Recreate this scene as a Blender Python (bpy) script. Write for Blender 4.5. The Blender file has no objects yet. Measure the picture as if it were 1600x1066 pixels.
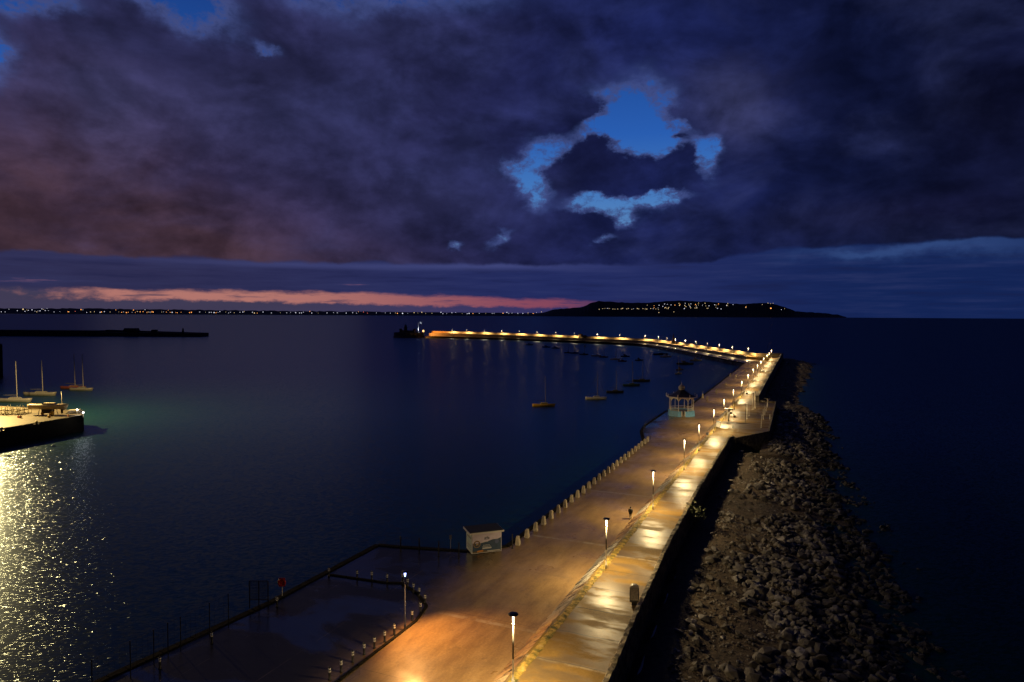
import bpy, bmesh, math, random
from mathutils import Vector, Matrix
R = math.radians
rnd = random.Random(11)
sc = bpy.context.scene
COL = sc.collection

# ------------------------------------------------------------------ camera
F, H0, RO, CZ = 1067.0, 490.3, 0.0046, 31.2
_p = math.atan((533 - H0) / F)
_f = Vector((0, math.cos(_p), -math.sin(_p))); _r = Vector((1, 0, 0)); _u = _r.cross(_f)
_r2 = _r * math.cos(RO) + _u * math.sin(RO); _u2 = _u * math.cos(RO) - _r * math.sin(RO)
CAM = Vector((0, 0, CZ))
def P(x, y, z):
    d = _f * F + _r2 * (x - 800) - _u2 * (y - 533)
    return CAM + d * ((z - CZ) / d.z)
def PX(q):
    d = Vector(q) - CAM; k = d.dot(_f)
    return 800 + F * d.dot(_r2) / k, 533 - F * d.dot(_u2) / k
def PD(x, y):                       # direction of a photo point, as azimuth and elevation in degrees
    d = (_f * F + _r2 * (x - 800) - _u2 * (y - 533)).normalized()
    return math.degrees(math.atan2(d.x, d.y)), math.degrees(math.asin(d.z))
cam = bpy.data.cameras.new('camera'); camo = bpy.data.objects.new('camera', cam); COL.objects.link(camo)
cam.sensor_width = 36; cam.lens = 36 * F / 1600; cam.clip_start = 0.5; cam.clip_end = 60000
m = Matrix((( _r2.x, _u2.x, -_f.x, 0), (_r2.y, _u2.y, -_f.y, 0), (_r2.z, _u2.z, -_f.z, CZ), (0, 0, 0, 1)))
camo.matrix_world = m
sc.camera = camo
sc.view_settings.view_transform = 'Standard'; sc.view_settings.look = 'None'
sc.view_settings.exposure = 0; sc.view_settings.gamma = 1
sc.cycles.use_denoising = True
sc.cycles.max_bounces = 6; sc.cycles.diffuse_bounces = 2; sc.cycles.glossy_bounces = 3
sc.cycles.sample_clamp_indirect = 4; sc.cycles.caustics_reflective = False; sc.cycles.caustics_refractive = False

def lin(r, g, b):
    f = lambda c: (c / 255 / 12.92) if c / 255 <= 0.04045 else ((c / 255 + 0.055) / 1.055) ** 2.4
    return (f(r), f(g), f(b), 1)

# ------------------------------------------------------------------ node expression helper
class X:
    def __init__(s, nt): s.nt = nt
    def n(s, t, **k):
        o = s.nt.nodes.new(t)
        for a, b in k.items(): setattr(o, a, b)
        return o
    def put(s, sock, v):
        if v is None: return
        if isinstance(v, bpy.types.NodeSocket): s.nt.links.new(v, sock)
        else: sock.default_value = v
    def m(s, op, a, b=None, c=None, clamp=False):
        o = s.n('ShaderNodeMath', operation=op, use_clamp=clamp)
        s.put(o.inputs[0], a); s.put(o.inputs[1], b)
        if c is not None: s.put(o.inputs[2], c)
        return o.outputs[0]
    def add(s, a, b): return s.m('ADD', a, b)
    def sub(s, a, b): return s.m('SUBTRACT', a, b)
    def mul(s, a, b): return s.m('MULTIPLY', a, b)
    def step(s, v, a, b):
        o = s.n('ShaderNodeMapRange', interpolation_type='SMOOTHSTEP')
        s.put(o.inputs[0], v); o.inputs[1].default_value = a; o.inputs[2].default_value = b
        if a > b:
            o.inputs[1].default_value = b; o.inputs[2].default_value = a
            o.inputs[3].default_value = 1; o.inputs[4].default_value = 0
        return o.outputs[0]
    def mix(s, f, a, b, mode='MIX'):
        o = s.n('ShaderNodeMix', data_type='RGBA', blend_type=mode)
        s.put(o.inputs[0], f); s.put(o.inputs[6], a); s.put(o.inputs[7], b)
        return o.outputs[2]
    def comb(s, a, b, c=0.0):
        o = s.n('ShaderNodeCombineXYZ'); s.put(o.inputs[0], a); s.put(o.inputs[1], b); s.put(o.inputs[2], c); return o.outputs[0]
    def noise(s, v, scale=1.0, detail=4.0, rough=0.55, dist=0.0):
        o = s.n('ShaderNodeTexNoise'); s.put(o.inputs['Vector'], v)
        o.inputs['Scale'].default_value = scale; o.inputs['Detail'].default_value = detail
        o.inputs['Roughness'].default_value = rough; o.inputs['Distortion'].default_value = dist
        return o.outputs['Fac']
    def ramp(s, f, pts):
        o = s.n('ShaderNodeValToRGB'); s.put(o.inputs[0], f); e = o.color_ramp.elements
        while len(e) < len(pts): e.new(0.5)
        for k, (p, c) in enumerate(pts): e[k].position = p; e[k].color = c
        return o.outputs[0]

# ------------------------------------------------------------------ world: dusk sky with broken cloud
world = bpy.data.worlds.new('World'); sc.world = world; world.use_nodes = True
nt = world.node_tree; nt.nodes.clear(); x = X(nt)
tc = x.n('ShaderNodeTexCoord'); sp = x.n('ShaderNodeSeparateXYZ'); nt.links.new(tc.outputs['Generated'], sp.inputs[0])
AZ = x.mul(x.m('ARCTAN2', sp.outputs[0], sp.outputs[1]), 57.2958)
EL = x.mul(x.m('ARCSINE', sp.outputs[2]), 57.2958)
ELa = x.m('ABSOLUTE', EL)
base = x.comb(AZ, x.mul(ELa, 1.5))
n1 = x.noise(base, 0.16, 7, 0.6); n2 = x.noise(x.comb(x.add(AZ, 71.3), x.add(x.mul(ELa, 1.5), 13.7)), 0.16, 7, 0.6)
fine = x.noise(base, 0.5, 9, 0.62, .3)
big = x.noise(x.comb(x.add(AZ, 31.0), x.mul(ELa, 1.8)), 0.075, 6, 0.58, 0.6)
wa = x.add(AZ, x.mul(x.sub(n1, 0.5), 7.0)); we = x.add(ELa, x.mul(x.sub(n2, 0.5), 5.0))
def blob(px, py, rx, ry, amp=1.0, rot=0.0, A=None, Ev=None):
    a0, e0 = PD(px, py); a1, e1 = PD(px + 10, py - 10)
    ka, ke = abs(a1 - a0) / 10, abs(e1 - e0) / 10
    da = x.sub(A or wa, a0); de = x.sub(Ev or we, e0)
    c, s_ = math.cos(R(rot)), math.sin(R(rot))
    u = x.add(x.mul(da, c / (rx * ka)), x.mul(de, s_ / (rx * ka)))
    v = x.add(x.mul(da, -s_ / (ry * ke)), x.mul(de, c / (ry * ke)))
    g = x.m('EXPONENT', x.mul(x.add(x.mul(u, u), x.mul(v, v)), -1.0))
    return x.mul(g, amp)
def total(bs):
    r = bs[0]
    for b in bs[1:]: r = x.add(r, b)
    return r
GAP = total([
    blob(988, 185, 60, 56, 1.45, 0), blob(1015, 222, 44, 36, 1.1), blob(935, 210, 34, 20, .55), blob(1092, 240, 26, 40, .95),
    blob(836, 278, 22, 40, 1.0), blob(800, 266, 30, 14, .75), blob(866, 238, 34, 20, 1.0), blob(915, 215, 36, 30, .5),
    blob(950, 322, 70, 18, 1.15), blob(1035, 308, 36, 12, .9, 12), blob(960, 345, 30, 16, .6),
    blob(790, 365, 34, 11, .62, 30), blob(930, 376, 26, 9, .62), blob(708, 384, 14, 8, .6),
    blob(280, 0, 90, 30, 1.1, -12), blob(560, -30, 220, 40, .8), blob(-20, 70, 50, 40, .8), blob(50, -6, 90, 20, .6), blob(418, 88, 22, 11, .7, -20),
    blob(940, 262, 62, 36, -1.3, -8), blob(1010, 280, 60, 20, -.8), blob(1062, 250, 18, 34, -.6, 20), blob(1075, 180, 36, 26, -.7), blob(870, 360, 70, 28, -.5), blob(925, 178, 34, 16, -.75, 20), blob(1042, 212, 14, 10, -.9), blob(890, 190, 40, 30, -.3)])
wisp = x.noise(x.comb(x.add(AZ, 17.0), x.mul(ELa, 1.3)), 1.5, 7, .66, .5)
genv = x.step(GAP, .10, .55)
gapf = x.add(GAP, x.mul(genv, x.add(x.mul(x.sub(fine, 0.5), 1.9), x.mul(x.sub(wisp, .5), 1.5))))
gap = x.step(gapf, 0.36, 1.0)
fringe = x.mul(x.step(gapf, .02, .40), genv)
# clear dusk sky: ramp over elevation 0..40 degrees, tied to a twilight sky texture
clear = x.ramp(x.m('DIVIDE', ELa, 40.0), [(0, lin(120, 90, 112)), (.10, lin(104, 126, 172)), (.17, lin(92, 140, 196)), (.25, lin(70, 126, 198)), (.36, lin(42, 98, 186)), (.50, lin(30, 76, 156)), (.62, lin(24, 60, 130)), (1, lin(20, 46, 104))])
sky = x.n('ShaderNodeTexSky', sky_type='NISHITA', sun_disc=False)
sky.sun_elevation = R(-3.0); sky.sun_rotation = R(-22)
skyc = x.mix(1.0, sky.outputs[0], (0.1, 0.1, 0.1, 1), 'MULTIPLY')
clear = x.mix(0.12, clear, skyc)
# cloud body
raw = dict(A=AZ, Ev=ELa)
cb = x.mix(x.step(AZ, -14, 12), lin(45, 46, 86), lin(28, 36, 86))
cb = x.mix(x.step(AZ, 8, 34), cb, lin(12, 18, 46))
warm = x.m('MINIMUM', total([blob(190, 390, 320, 120, .9, 0, **raw), blob(60, 240, 240, 140, .6, 0, **raw), blob(420, 400, 240, 40, .35, 0, **raw)]), 1.0)
cb = x.mix(x.mul(warm, .85), cb, lin(80, 56, 64))
pale = total([blob(1140, 165, 80, 60, .55), blob(330, 160, 200, 90, .25), blob(150, 160, 80, 70, .35), blob(700, 320, 110, 50, .12)])
cb = x.mix(pale, cb, lin(72, 74, 118))
dark = total([blob(1380, 335, 230, 34, .8, 0, **raw), blob(940, 258, 80, 50, .5), blob(250, 60, 190, 40, .35), blob(130, 330, 80, 44, .3), blob(330, 275, 90, 24, .35), blob(760, 380, 300, 34, .35, 0, **raw), blob(1560, 180, 160, 200, .6, 0, **raw), blob(700, 120, 260, 90, .25)])
cb = x.mix(x.m('MINIMUM', dark, .9), cb, lin(20, 22, 52))
cb = x.mix(x.mul(x.step(big, .42, .72), .45), cb, x.mix(.5, cb, lin(66, 74, 128)))
bill = x.add(0.74, x.mul(fine, 0.28)); bill = x.mul(bill, x.add(0.45, x.mul(n1, 1.06))); bill = x.mul(bill, x.add(.72, x.mul(x.step(n2, .36, .62), .42)))
cb = x.mix(1.0, cb, x.comb(bill, bill, bill), 'MULTIPLY')
eA = x.noise(x.comb(x.add(AZ, 5.0), x.mul(ELa, 1.55)), .115, 5, .54, .4)
eB = x.noise(x.comb(x.add(AZ, 4.3), x.add(x.mul(ELa, 1.55), -1.1)), .115, 5, .54, .4)
relief = x.m('MAXIMUM', x.add(1.0, x.mul(x.sub(eB, eA), 2.3)), .6)
cb = x.mix(1.0, cb, x.comb(relief, relief, relief), 'MULTIPLY')
thin = x.step(GAP, 0.04, 0.5)
cb = x.mix(x.mul(thin, .32), cb, lin(66, 88, 150))
cb = x.mix(x.mul(fringe, .3), cb, lin(84, 96, 156))
skycol = x.mix(gap, cb, clear)
# low bands under the cloud base
e415 = PD(800, 413)[1]
edge = x.add(ELa, x.mul(x.sub(x.noise(x.comb(AZ, x.mul(ELa, 1.2)), .22, 6, .55), .5), 1.5))
rise = x.step(AZ, 12, 25)
edge2 = x.sub(edge, x.mul(rise, 1.15))
low = x.step(edge2, e415 + .12, e415 - .22)
streak = x.noise(x.comb(x.mul(AZ, .35), x.mul(ELa, 4.5)), .35, 6, .6)
lowc = x.mix(x.step(AZ, -30, 6), lin(45, 45, 80), lin(34, 43, 94))
lowc = x.mix(x.step(AZ, 8, 30), lowc, lin(19, 36, 84))
lowc = x.mix(x.mul(x.step(streak, .45, .75), .5), lowc, x.mix(.5, lowc, lin(64, 70, 116)))
lowc = x.mix(x.mul(x.step(streak, .5, .3), .45), lowc, lin(24, 28, 64))
strip = x.mul(x.m('MINIMUM', total([blob(1450, 388, 170, 16, 1.0), blob(1330, 396, 60, 8, .5)]), 1.0), low)
lowc = x.mix(x.mul(strip, .85), lowc, lin(48, 72, 124))
lowc = x.mix(x.m('MINIMUM', total([blob(560, 416, 330, 5, .35, 0, **raw), blob(780, 414, 140, 5, .35, 0, **raw)]), 1.0), lowc, lin(78, 84, 140))
skycol = x.mix(low, skycol, lowc)
# afterglow along the horizon
wob = x.mul(x.sub(x.noise(x.comb(AZ, x.mul(ELa, 4.0)), .3, 7, .65), .5), .95)
wob2 = x.mul(x.sub(x.noise(x.comb(x.add(AZ, 40), x.mul(ELa, 2.0)), .55, 7, .65), .5), 1.05)
def elev(px, py): return PD(px, py)[1]
top = x.sub(elev(400, 455.5), x.mul(x.step(AZ, -14, 8), elev(400, 455.5) - elev(900, 470)))
bot = x.sub(elev(100, 467), x.mul(x.step(AZ, -28, 2), elev(100, 467) - elev(850, 481)))
ptop = x.step(x.sub(x.add(ELa, wob), top), .16, -.24)
pbot = x.step(x.sub(x.add(ELa, wob2), bot), -.12, .20)
pwin = x.mul(x.step(x.add(AZ, x.mul(wob2, 14.0)), -36, -28.5), x.step(AZ, 9.5, 2.5))
pink = x.mul(x.mul(x.mul(ptop, pbot), pwin), x.sub(1.0, x.mul(x.step(x.noise(x.comb(x.mul(AZ, .6), x.mul(ELa, 7.0)), .5, 6, .6), .52, .68), .7)))
pinkc = x.mix(x.step(AZ, -22, 4), lin(176, 116, 108), lin(132, 70, 92))
under = x.mul(x.mul(ptop, x.step(AZ, 14, -2)), 1.0)
skycol = x.mix(x.mul(under, .75), skycol, x.mix(x.step(AZ, -22, 4), lin(68, 62, 84), lin(60, 54, 98)))
skycol = x.mix(pink, skycol, pinkc)
glint = x.mul(x.mul(x.step(streak, .62, .74), x.step(ELa, e415 - .8, e415 - 1.8)), x.step(AZ, 6, -4))
skycol = x.mix(x.mul(glint, .5), skycol, lin(150, 100, 120))
skycol = x.mix(x.mul(x.step(ELa, 22, 30), .85), skycol, x.mix(x.step(AZ, -10, 30), lin(44, 58, 116), lin(9, 13, 34)))
dim = x.mul(x.sub(1.0, x.mul(x.step(ELa, 40, 65), .6)), x.sub(1.0, x.mul(x.step(x.m('ABSOLUTE', AZ), 44, 85), .72)))
skycol = x.mix(1.0, skycol, x.comb(dim, dim, dim), 'MULTIPLY')
bg = x.n('ShaderNodeBackground'); out = x.n('ShaderNodeOutputWorld')
nt.links.new(skycol, bg.inputs[0]); bg.inputs[1].default_value = 1.0; nt.links.new(bg.outputs[0], out.inputs[0])
world.cycles.sampling_method = 'MANUAL'; world.cycles.sample_map_resolution = 512

sun = bpy.data.lights.new('sun', 'SUN'); sun.energy = 0.012; sun.angle = R(20); sun.color = (1, .72, .66)
suno = bpy.data.objects.new('sun', sun); COL.objects.link(suno)
suno.rotation_euler = Vector((math.sin(R(-22)), math.cos(R(-22)), .12)).to_track_quat('Z', 'Y').to_euler()

# ------------------------------------------------------------------ materials
MATS = {}
def mat(name, col, rough=0.6, metal=0.0, var=0.25, scale=2.0, bump=0.0, bscale=8.0, emit=None, es=0.0, spec=None):
    if name in MATS: return MATS[name]
    mt = bpy.data.materials.new(name); mt.use_nodes = True; MATS[name] = mt
    y = X(mt.node_tree); b = mt.node_tree.nodes['Principled BSDF']
    g = y.n('ShaderNodeNewGeometry').outputs['Position']
    c = tuple(col[:3]) + (1,)
    if var:
        nz = y.noise(g, scale, 5, .6)
        d = tuple(v * (1 - var) for v in col[:3]) + (1,); l = tuple(min(1, v * (1 + var)) for v in col[:3]) + (1,)
        y.put(b.inputs['Base Color'], y.ramp(nz, [(.3, d), (.7, l)]))
    else: b.inputs['Base Color'].default_value = c
    b.inputs['Roughness'].default_value = rough; b.inputs['Metallic'].default_value = metal
    if spec is not None: b.inputs['Specular IOR Level'].default_value = spec
    if bump:
        bp = y.n('ShaderNodeBump'); bp.inputs['Strength'].default_value = 1.0; bp.inputs['Distance'].default_value = bump
        y.put(bp.inputs['Height'], y.noise(g, bscale, 6, .65)); y.put(b.inputs['Normal'], bp.outputs[0])
    if emit:
        b.inputs['Emission Color'].default_value = tuple(emit[:3]) + (1,); b.inputs['Emission Strength'].default_value = es
        mt.cycles.emission_sampling = 'NONE'
    return mt

# main axis of the pier: t along it, s to its seaward side
A0 = P(801, 955, 9.3); _E = P(1205.4, 547.2, 9.3)
U = Vector((_E.x - A0.x, _E.y - A0.y, 0)).normalized(); N = Vector((U.y, -U.x, 0))
def W(t, s, z=0.0): return Vector((A0.x, A0.y, 0)) + U * t + N * s + Vector((0, 0, z))
def TS(q): d = Vector((q.x - A0.x, q.y - A0.y, 0)); return d.dot(U), d.dot(N)
ANG = math.atan2(U.y, U.x)
LZ = 2.2
def UZ(t): return 3.6 + max(0, min(1, (t - 200) / 230)) * 0.5

def axis_nodes(y):
    g = y.n('ShaderNodeNewGeometry').outputs['Position']
    mp = y.n('ShaderNodeMapping', vector_type='POINT')
    # world -> (t, s)
    mp.inputs['Rotation'].default_value = (0, 0, -ANG)
    c, s_ = math.cos(-ANG), math.sin(-ANG)
    mp.inputs['Location'].default_value = (-(A0.x * c - A0.y * s_), -(A0.x * s_ + A0.y * c), 0)
    y.put(mp.inputs['Vector'], g)
    sp_ = y.n('ShaderNodeSeparateXYZ'); y.put(sp_.inputs[0], mp.outputs[0])
    return g, mp.outputs[0], sp_.outputs[0], y.mul(sp_.outputs[1], -1.0)

def deck_material(name, lower):
    mt = bpy.data.materials.new(name); mt.use_nodes = True
    y = X(mt.node_tree); b = mt.node_tree.nodes['Principled BSDF']
    g, v, t, s = axis_nodes(y)
    streak = y.noise(y.comb(y.mul(t, .22), y.mul(s, .9)), 1.0, 6, .7)
    patch = y.noise(y.comb(y.mul(t, .16), y.mul(s, .16), 3.0), 1.0, 5, .6, .8)
    grain = y.noise(g, 4.5, 6, .8)
    if lower:
        col = y.ramp(streak, [(.3, (.20, .122, .050, 1)), (.5, (.28, .178, .072, 1)), (.72, (.36, .24, .11, 1))])
        col = y.mix(y.mul(y.step(patch, .48, .66), .3), col, (.11, .075, .05, 1))
    else:
        col = y.ramp(patch, [(.3, (.12, .074, .020, 1)), (.55, (.19, .118, .033, 1)), (.75, (.25, .163, .052, 1))])
    gm = y.add(.45, y.mul(grain, 1.1)); col = y.mix(1.0, col, y.comb(gm, gm, gm), 'MULTIPLY')
    if lower:
        col = y.mix(y.mul(y.step(y.noise(y.comb(y.mul(t, .7), y.mul(s, .7), 21.0), 1, 6, .7), .54, .66), .28), col, (.08, .055, .035, 1))
        col = y.mix(y.mul(y.step(y.m('PINGPONG', y.add(t, y.mul(patch, .4)), 6.3), .05, .015), .55), col, (.06, .04, .025, 1))
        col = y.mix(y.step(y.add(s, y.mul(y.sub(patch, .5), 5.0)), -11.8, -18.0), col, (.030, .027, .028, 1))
    # pale drainage bands across the deck, one per lamp spacing, worn away in places
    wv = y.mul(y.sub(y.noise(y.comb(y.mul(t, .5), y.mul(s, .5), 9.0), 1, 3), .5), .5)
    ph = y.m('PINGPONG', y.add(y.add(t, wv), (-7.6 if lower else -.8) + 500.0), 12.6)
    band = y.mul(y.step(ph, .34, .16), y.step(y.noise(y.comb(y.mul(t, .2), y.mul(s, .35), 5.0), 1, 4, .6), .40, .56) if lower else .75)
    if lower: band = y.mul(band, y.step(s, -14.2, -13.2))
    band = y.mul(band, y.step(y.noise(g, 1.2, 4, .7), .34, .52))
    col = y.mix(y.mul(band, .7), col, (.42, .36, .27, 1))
    if not lower:
        pj = y.m('PINGPONG', y.add(y.add(t, wv), 500.0), 2.55)
        joint = y.step(pj, .12, .03)
        col = y.mix(y.mul(joint, .75), col, (.04, .033, .022, 1))
        edge = y.step(y.add(s, y.mul(y.sub(patch, .5), 1.5)), 4.4, 5.4)
        col = y.mix(y.mul(edge, .3), col, (.09, .07, .035, 1))
    else:
        seam = y.step(y.m('PINGPONG', y.add(s, 100.35), 3.1), .05, .015)
        col = y.mix(y.mul(y.mul(seam, y.step(streak, .42, .6)), .5), col, (.26, .2, .15, 1))
    wetn = y.noise(y.comb(y.mul(t, .16 if lower else .40), y.mul(s, .16), 7.0), 1.0, 4, .6, .3)
    if not lower: col = y.mix(y.mul(y.step(wetn, .57, .42), .5), col, (.055, .048, .036, 1))
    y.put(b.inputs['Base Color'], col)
    if lower:
        rough = y.ramp(wetn, [(.34, (.26, .26, .26, 1)), (.48, (.40, .40, .40, 1)), (.66, (.58, .58, .58, 1))])
        plaza = y.step(y.add(s, y.mul(y.sub(patch, .5), 4.0)), -11.5, -17.5)
        pw = y.mul(plaza, y.step(y.noise(y.comb(y.mul(t, .17), y.mul(s, .1), 2.0), 1, 5, .6, .6), .46, .58))
        rough = y.mix(plaza, rough, (.30, .30, .30, 1)); rough = y.mix(pw, rough, (.09, .09, .09, 1))
        y.put(b.inputs['Specular IOR Level'], y.sub(.4, y.mul(y.sub(plaza, pw), .32)))
    else:
        rough = y.ramp(wetn, [(.34, (.39, .39, .39, 1)), (.48, (.46, .46, .46, 1)), (.60, (.64, .64, .64, 1))])
    y.put(b.inputs['Roughness'], rough)
    if not lower: y.put(b.inputs['Specular IOR Level'], y.add(.10, y.mul(y.step(wetn, .56, .46), .42)))
    bp = y.n('ShaderNodeBump'); bp.inputs['Strength'].default_value = 1; bp.inputs['Distance'].default_value = .012
    hh = y.add(y.mul(y.noise(g, 5, 6, .7), .7), y.mul(y.noise(y.comb(y.mul(t, .9), y.mul(s, .35), 1.0), 1.0, 3, .5), 1.6))
    y.put(bp.inputs['Height'], hh); y.put(b.inputs['Normal'], bp.outputs[0])
    MATS[name] = mt; return mt
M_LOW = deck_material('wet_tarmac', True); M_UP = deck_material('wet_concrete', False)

def water_material():
    mt = bpy.data.materials.new('sea_water'); mt.use_nodes = True
    y = X(mt.node_tree); b = mt.node_tree.nodes['Principled BSDF']
    g = y.n('ShaderNodeNewGeometry').outputs['Position']
    sp_ = y.n('ShaderNodeSeparateXYZ'); y.put(sp_.inputs[0], g)
    gx, gy = sp_.outputs[0], sp_.outputs[1]
    rot = y.comb(y.add(y.mul(gx, .94), y.mul(gy, .34)), y.add(y.mul(gx, -.34), y.mul(gy, .94)))
    def st(a, bb, z): 
        q = y.n('ShaderNodeVectorMath', operation='MULTIPLY'); y.put(q.inputs[0], rot); q.inputs[1].default_value = (a, bb, z); return q.outputs[0]
    calm = y.noise(st(.004, .03, 1), 1.0, 4, .6)
    def slope(vec, det, rough, dist):
        q = y.n('ShaderNodeTexNoise'); y.put(q.inputs['Vector'], vec)
        q.inputs['Scale'].default_value = 1.0; q.inputs['Detail'].default_value = det; q.inputs['Roughness'].default_value = rough; q.inputs['Distortion'].default_value = dist
        v_ = y.n('ShaderNodeVectorMath', operation='SUBTRACT'); y.put(v_.inputs[0], q.outputs['Color']); v_.inputs[1].default_value = (.5, .5, .5); return v_.outputs[0]
    def vm(op, a, b_):
        v_ = y.n('ShaderNodeVectorMath', operation=op); y.put(v_.inputs[0], a); y.put(v_.inputs[1], b_); return v_.outputs[0]
    sl = vm('ADD', vm('MULTIPLY', slope(st(.30, .8, 1), 2, .5, .3), (.14, .22, 0)), vm('MULTIPLY', slope(st(1.5, 3.8, 1), 1, .5, .5), (1.15, 1.6, 0)))
    amp = y.add(.8, y.mul(calm, .8))
    sl = vm('MULTIPLY', sl, y.comb(amp, amp, 0.0))
    nv = vm('NORMALIZE', vm('ADD', sl, (0, 0, 1)), None)
    out_ = mt.node_tree.nodes['Material Output']; mt.node_tree.nodes.remove(b)
    df = y.n('ShaderNodeBsdfDiffuse'); df.inputs['Color'].default_value = (.004, .038, .030, 1)
    gl = y.n('ShaderNodeBsdfGlossy'); gl.inputs['Color'].default_value = (.40, .51, .70, 1); gl.inputs['Roughness'].default_value = .30
    gs = y.n('ShaderNodeBsdfGlossy'); gs.inputs['Color'].default_value = (.40, .51, .70, 1); gs.inputs['Roughness'].default_value = .16
    fr = y.n('ShaderNodeFresnel'); fr.inputs['IOR'].default_value = 1.333
    y.put(gs.inputs['Normal'], nv)
    m1 = y.n('ShaderNodeMixShader'); m1.inputs[0].default_value = .6; y.put(m1.inputs[1], gl.outputs[0]); y.put(m1.inputs[2], gs.outputs[0])
    mx = y.n('ShaderNodeMixShader'); y.put(mx.inputs[0], y.m('MINIMUM', fr.outputs[0], .42)); y.put(mx.inputs[1], df.outputs[0]); y.put(mx.inputs[2], m1.outputs[0]); y.put(out_.inputs[0], mx.outputs[0])
    return mt
M_WATER = water_material()

# ------------------------------------------------------------------ mesh helpers
class MB:
    def __init__(s): s.v = []; s.f = []
    def face(s, pts):
        i = len(s.v); s.v += [tuple(p) for p in pts]; s.f.append(tuple(range(i, i + len(pts)))); return s
    def add(s, vs, fs):
        i = len(s.v); s.v += [tuple(p) for p in vs]; s.f += [tuple(k + i for k in f) for f in fs]; return s
    def box(s, c, d, rz=0.0, taper=1.0, jit=0.0):
        cs, sn = math.cos(rz), math.sin(rz); vs = []
        for k in range(8):
            a = (1 if k & 1 else -1) * d[0] / 2; b_ = (1 if k & 2 else -1) * d[1] / 2; h = (1 if k & 4 else -1) * d[2] / 2
            if k & 4: a *= taper; b_ *= taper
            if jit: a += rnd.uniform(-jit, jit); b_ += rnd.uniform(-jit, jit); h += rnd.uniform(-jit, jit)
            vs.append((c[0] + a * cs - b_ * sn, c[1] + a * sn + b_ * cs, c[2] + h))
        return s.add(vs, [(0, 2, 3, 1), (4, 5, 7, 6), (0, 1, 5, 4), (2, 6, 7, 3), (0, 4, 6, 2), (1, 3, 7, 5)])
    def tube(s, p, q, r0, r1=None, n=8, cap=True):
        r1 = r0 if r1 is None else r1; p, q = Vector(p), Vector(q); d = (q - p).normalized()
        a = d.orthogonal().normalized(); b_ = d.cross(a); vs = []
        for c, r in ((p, r0), (q, r1)):
            for k in range(n):
                w = 2 * math.pi * k / n; vs.append(c + a * (r * math.cos(w)) + b_ * (r * math.sin(w)))
        fs = [(k, (k + 1) % n, n + (k + 1) % n, n + k) for k in range(n)]
        if cap: fs += [tuple(range(n - 1, -1, -1)), tuple(range(n, 2 * n))]
        return s.add(vs, fs)
    def path(s, pts, r, n=6):
        for a, b_ in zip(pts[:-1], pts[1:]): s.tube(a, b_, r, r, n)
        return s
    def lathe(s, prof, c=(0, 0, 0), n=16, rot=0.0):
        vs = []; fs = []
        for r, z in prof:
            for k in range(n):
                w = 2 * math.pi * k / n + rot; vs.append((c[0] + r * math.cos(w), c[1] + r * math.sin(w), c[2] + z))
        for i in range(len(prof) - 1):
            for k in range(n): fs.append((i * n + k, i * n + (k + 1) % n, (i + 1) * n + (k + 1) % n, (i + 1) * n + k))
        fs.append(tuple(range(n - 1, -1, -1))); fs.append(tuple(range((len(prof) - 1) * n, len(prof) * n)))
        return s.add(vs, fs)
    def prism(s, pts, z0, z1):
        n = len(pts); zt = z1 if isinstance(z1, (list, tuple)) else [z1] * n
        vs = [(p[0], p[1], z0) for p in pts] + [(p[0], p[1], zt[k]) for k, p in enumerate(pts)]
        return s.add(vs, [tuple(range(n - 1, -1, -1)), tuple(range(n, 2 * n))] + [(k, (k + 1) % n, n + (k + 1) % n, n + k) for k in range(n)])
    def build(s, name, mt, parent=None, smooth=False, loc=None):
        me = bpy.data.meshes.new(name); me.from_pydata([tuple(q) for q in s.v], [], s.f); me.update()
        bm = bmesh.new(); bm.from_mesh(me)
        bmesh.ops.recalc_face_normals(bm, faces=bm.faces); bm.to_mesh(me); bm.free()
        me.materials.append(mt)
        if smooth:
            for p_ in me.polygons: p_.use_smooth = True
        o = bpy.data.objects.new(name, me); COL.objects.link(o)
        if parent: o.parent = parent
        if loc is not None: o.location = loc
        return o
def tag(o, label=None, cat=None, group=None, kind=None):
    if label: o['label'] = label
    if cat: o['category'] = cat
    if group: o['group'] = group
    if kind: o['kind'] = kind
    return o
def empty(name, loc, rz, label, cat, group=None):
    o = bpy.data.objects.new(name, None); COL.objects.link(o); o.location = loc; o.rotation_euler = (0, 0, rz); o.empty_display_size = .3
    return tag(o, label, cat, group)
def kids(o): return [c for c in bpy.data.objects if c.parent == o]
def copy_tree(o, parent=None):
    c = o.copy(); COL.objects.link(c)
    if parent: c.parent = parent
    for ch in kids(o): copy_tree(ch, c)
    return c
ONES = ['first', 'second', 'third', 'fourth', 'fifth', 'sixth', 'seventh', 'eighth', 'ninth', 'tenth', 'eleventh', 'twelfth', 'thirteenth', 'fourteenth', 'fifteenth', 'sixteenth', 'seventeenth', 'eighteenth', 'nineteenth', 'twentieth']
def nth(k): return ONES[k] if k < 20 else 'twenty-' + ONES[k - 20] if k < 29 else 'thirtieth'

# ------------------------------------------------------------------ water
mb = MB(); n = 96; rad = [0, 150, 400, 900, 2000, 4500, 10200]
vs = [(0, 0, 0)]; fs = []
for ri in rad[1:]:
    for k in range(n): vs.append((ri * math.cos(2 * math.pi * k / n), ri * math.sin(2 * math.pi * k / n), 0))
for k in range(n): fs.append((0, 1 + k, 1 + (k + 1) % n))
for i in range(len(rad) - 2):
    for k in range(n): fs.append((1 + i * n + k, 1 + (i + 1) * n + k, 1 + (i + 1) * n + (k + 1) % n, 1 + i * n + (k + 1) % n))
tag(mb.add(vs, fs).build('water', M_WATER), kind='structure')

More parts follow.
